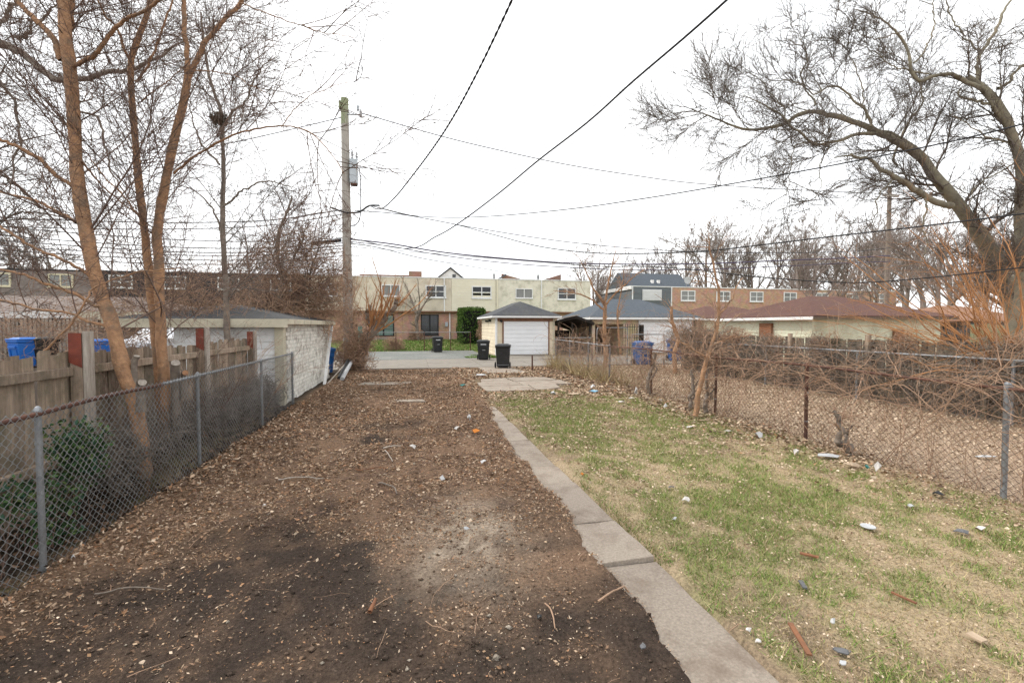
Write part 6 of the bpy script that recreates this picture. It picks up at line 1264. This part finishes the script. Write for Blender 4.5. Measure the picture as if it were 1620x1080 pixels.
lath('rust-brown wooden strip lying at bottom right', (1250, 994), (1281, 1045), 0.03, 0.01, 'rust_wood')
lath('short rust-brown lath in the grass beyond the path', (1265, 881), (1295, 888), 0.03, 0.012, 'rust_wood')
lath('small dark slat standing in bare soil right of the path', (1266, 926), (1274, 938), 0.03, 0.012, 'slate_grey')
lath('tan wood offcut at the far lower right', (1532, 1010), (1558, 1024), 0.06, 0.012, 'cardboard')
lath('thin brown lath pointing at the grass on the lower right', (1410, 944), (1450, 962), 0.018, 0.01, 'rust_wood')
def scrap(label, px, py, w, l, m, rot=0.0, name='paper_scrap', cat='scrap', bumpy=0.02, n=7, z=0.02, seed=None):
    """crumpled irregular sheet with thickness"""
    w *= 0.62; l *= 0.62; p = gpt(px, py); r = random.Random(int(px * 7 + py)); ring = []
    for k in range(n):
        a = 2 * math.pi * k / n; q = r.uniform(0.75, 1.1); x, y = q * w / 2 * math.cos(a), q * l / 2 * math.sin(a); ring.append((p[0] + x * math.cos(rot) - y * math.sin(rot), p[1] + x * math.sin(rot) + y * math.cos(rot), p[2] + z + r.uniform(0, bumpy)))
    c = (p[0], p[1], p[2] + z + bumpy * 1.2); m_ = MB()
    top = [(x, y, zz + 0.004) for x, y, zz in ring]; m_.v = [c] + top + [(x, y, zz - 0.002) for x, y, zz in ring] + [(c[0], c[1], c[2] - 0.005)]
    for k in range(n): m_.f += [(0, 1 + k, 1 + (k + 1) % n), (1 + n + k, 1 + n + (k + 1) % n, 1 + (k + 1) % n, 1 + k), (1 + 2 * n, 1 + n + (k + 1) % n, 1 + n + k)]
    o = m_.build(name, m); tag(o, label, cat); return o
p = gpt(1373, 838); o = MB().lathe(tuple(p + [0, 0, 0.03]), [(0.056, 0.0), (0.06, 0.006), (0.057, 0.010), (0.045, 0.008)], 20).build('plastic_disc', 'pale_grey'); tag(o, 'round pale grey lid lying flat in the grass', 'lid')
scrap('white paper near the apron, leftmost of the row by the right fence', 983, 637, 0.28, 0.22, 'paper', 0.4)
scrap('tan cardboard sheet lying on the leaves behind the slabs', 908, 624, 0.75, 0.35, 'cardboard', 0.2, 'cardboard_sheet', 'cardboard', 0.02, 6)
scrap('light blue and white wrapper beside the cardboard sheet', 940, 621, 0.55, 0.3, 'light_blue', 0.1, 'wrapper', 'wrapper', 0.05)
scrap('white crumpled bag just above the blue wrapper', 938, 616, 0.25, 0.2, 'plastic_white', 0, 'plastic_bag', 'bag', 0.12)
scrap('small white block on the grass edge left of the cardboard', 876, 625, 0.3, 0.18, 'plastic_white', 0.3, 'foam_block', 'foam', 0.08)
scrap('white foam scrap upright under the vine fence', 1006, 625, 0.12, 0.2, 'plastic_white', 0, 'foam_piece', 'foam', 0.18)
scrap('pink-white paper under the upright foam scrap', 999, 631, 0.3, 0.2, 'paper', 0.5)
scrap('white plate-like scrap below the dark twisted stem', 1047, 634, 0.28, 0.18, 'paper', 0.2)
scrap('white ball of paper next to the fence litter', 1053, 645, 0.16, 0.12, 'plastic_white', 0, 'paper_ball', 'paper', 0.08)
scrap('torn white paper strip on green grass in mid lawn', 1093, 677, 0.36, 0.12, 'paper', 0.3)
scrap('white paper sheet on leaves right of the torn strip', 1152, 684, 0.26, 0.14, 'paper', -0.2)
scrap('crumpled white bag near the rusty fence post', 1201, 693, 0.25, 0.2, 'plastic_white', 0.5, 'plastic_bag', 'bag', 0.08)
scrap('white tissue in the grass by the gnarled stub', 1259, 721, 0.14, 0.12, 'paper', 0, 'tissue', 'tissue', 0.07)
scrap('long grey-white rag along the right fence foot', 1312, 726, 0.5, 0.16, 'pale_grey', -0.6, 'rag', 'rag', 0.05)
scrap('pink torn cardboard at the right fence foot', 1348, 740, 0.34, 0.2, 'cardboard', -0.4, 'cardboard_piece', 'cardboard', 0.05)
scrap('teal wrapper beside the pink cardboard', 1372, 745, 0.10, 0.08, 'teal_paint', 0, 'wrapper', 'wrapper', 0.05)
scrap('white card standing next to the teal wrapper', 1388, 747, 0.16, 0.12, 'paper', 0, 'paper_card', 'paper', 0.10)
scrap('black crumpled plastic below the right fence corner', 1484, 787, 0.22, 0.14, 'plastic_black', -0.2, 'plastic_scrap', 'plastic', 0.05)
scrap('pale flat stone right of the grey lid', 1440, 804, 0.11, 0.09, 'pale_grey', 0.2, 'stone', 'stone', 0.02)
scrap('dark grey shingle piece at far right', 1522, 846, 0.2, 0.12, 'slate_grey', -0.4, 'shingle_piece', 'shingle', 0.03)
scrap('white crumple beside the dark shingle piece', 1552, 840, 0.15, 0.1, 'paper', 0.3)
scrap('grey shingle fragment at the bottom right', 1330, 1036, 0.16, 0.10, 'slate_grey', -0.5, 'shingle_fragment', 'shingle', 0.015, 6)
scrap('pale blue-grey stone chip below the shingle fragment', 1334, 1055, 0.07, 0.05, 'pale_grey', 0.1, 'stone_chip', 'stone', 0.01)
scrap('white bark-like chip at the path edge, bottom right', 1184, 1003, 0.07, 0.045, 'paper', 0.4, 'paper_chip')
scrap('white chip touching the concrete path edge', 1200, 1021, 0.07, 0.04, 'paper', 0.1, 'paper_chip')
scrap('white flattened cup in the bare patch at bottom right', 1317, 991, 0.07, 0.05, 'plastic_white', 0.7, 'flattened_cup', 'cup', 0.03)
scrap('pale scrap in the grass beyond the tilted slab', 1085, 795, 0.15, 0.10, 'paper', -0.5, 'paper_scrap', 'scrap', 0.04)
scrap('black flat bar-like scrap in the grass', 1062, 774, 0.14, 0.05, 'slate_grey', 0.1, 'rubber_scrap', 'rubber', 0.02)
scrap('white stone in the grass above the path end', 1067, 826, 0.07, 0.06, 'pale_grey', 0, 'stone', 'stone', 0.03)
scrap('yellow-orange flower-like scrap by the path edge', 921, 754, 0.07, 0.06, 'orange_plastic', 0, 'orange_scrap', 'scrap', 0.03)
scrap('orange rusty chunk left of the path start', 753, 686, 0.24, 0.14, 'orange_plastic', -0.5, 'rusty_chunk', 'chunk', 0.06)
scrap('white crumpled cup on the litter above the orange chunk', 742, 668, 0.12, 0.16, 'plastic_white', 0, 'plastic_cup', 'cup', 0.12)
scrap('white scrap left of the orange chunk', 722, 681, 0.18, 0.12, 'paper', 0.2, 'paper_scrap', 'scrap', 0.05)
scrap('white plastic sheet near the alley in the litter', 762, 595, 0.8, 0.4, 'plastic_white', 0, 'plastic_sheet', 'plastic', 0.06)
scrap('teal lid among the leaves in mid lot', 732, 611, 0.35, 0.2, 'teal_paint', 0, 'plastic_disc', 'disc', 0.04)
scrap('white lump beside the path in the brush', 765, 736, 0.14, 0.1, 'plastic_white', 0.3, 'paper_lump', 'paper', 0.05)
scrap('pale scrap in the brush below the white lump', 700, 761, 0.12, 0.1, 'plastic_white', 0, 'paper_lump', 'paper', 0.05)
scrap('white chunk by the forked pale stick', 653, 712, 0.16, 0.12, 'paper', 0, 'paper_lump', 'paper', 0.06)
scrap('pale plaster lump on the ash patch', 738, 842, 0.08, 0.06, 'pale_grey', 0, 'plaster_lump', 'plaster', 0.03)
scrap('dark foil scrap in the soil left of the path', 853, 982, 0.07, 0.05, 'plastic_black', 0.4, 'foil_scrap', 'foil', 0.02)
scrap('grey broken glass piece in the soil near the path', 1017, 1030, 0.08, 0.06, 'slate_grey', 0.4, 'glass_piece', 'glass', 0.015)
scrap('white bottle cap by the left fence foot', 116, 888, 0.04, 0.04, 'plastic_white', 0, 'bottle_cap', 'cap', 0.03)
scrap('white scrap on the leaves in front of the left fence', 418, 805, 0.07, 0.05, 'paper', 0, 'paper_scrap', 'scrap', 0.03)
scrap('pale grey rag beyond the right fence post', 1560, 726, 0.45, 0.16, 'pale_grey', -0.5, 'rag', 'rag', 0.03)
p0, p1 = gpt(541, 601), gpt(556, 588)
o = MB().cyl((p0[0], p0[1], 0.08), (p1[0], p1[1], 0.42), 0.07, 0.07, 8).build('downspout_piece', 'pale_grey'); tag(o, 'pale blue-grey metal tube lying at the pole foot', 'tube')
o = MB().cyl((p0[0] - 0.12, p0[1] + 0.15, 0.1), (p1[0] - 0.1, p1[1] + 0.1, 0.52), 0.06, 0.07, 8).build('plastic_tube', 'plastic_black'); tag(o, 'black plastic tube lying behind the grey metal one', 'tube')
a, b = gpt(515, 609), gpt(552, 588)
o = MB().cyl((a[0], a[1], 0.03), (b[0], b[1], 0.5), 0.02, 0.02, 6).build('pale_pole', 'pale_wood'); tag(o, 'thin pale pole leaning over the tubes at the pole foot', 'pole')
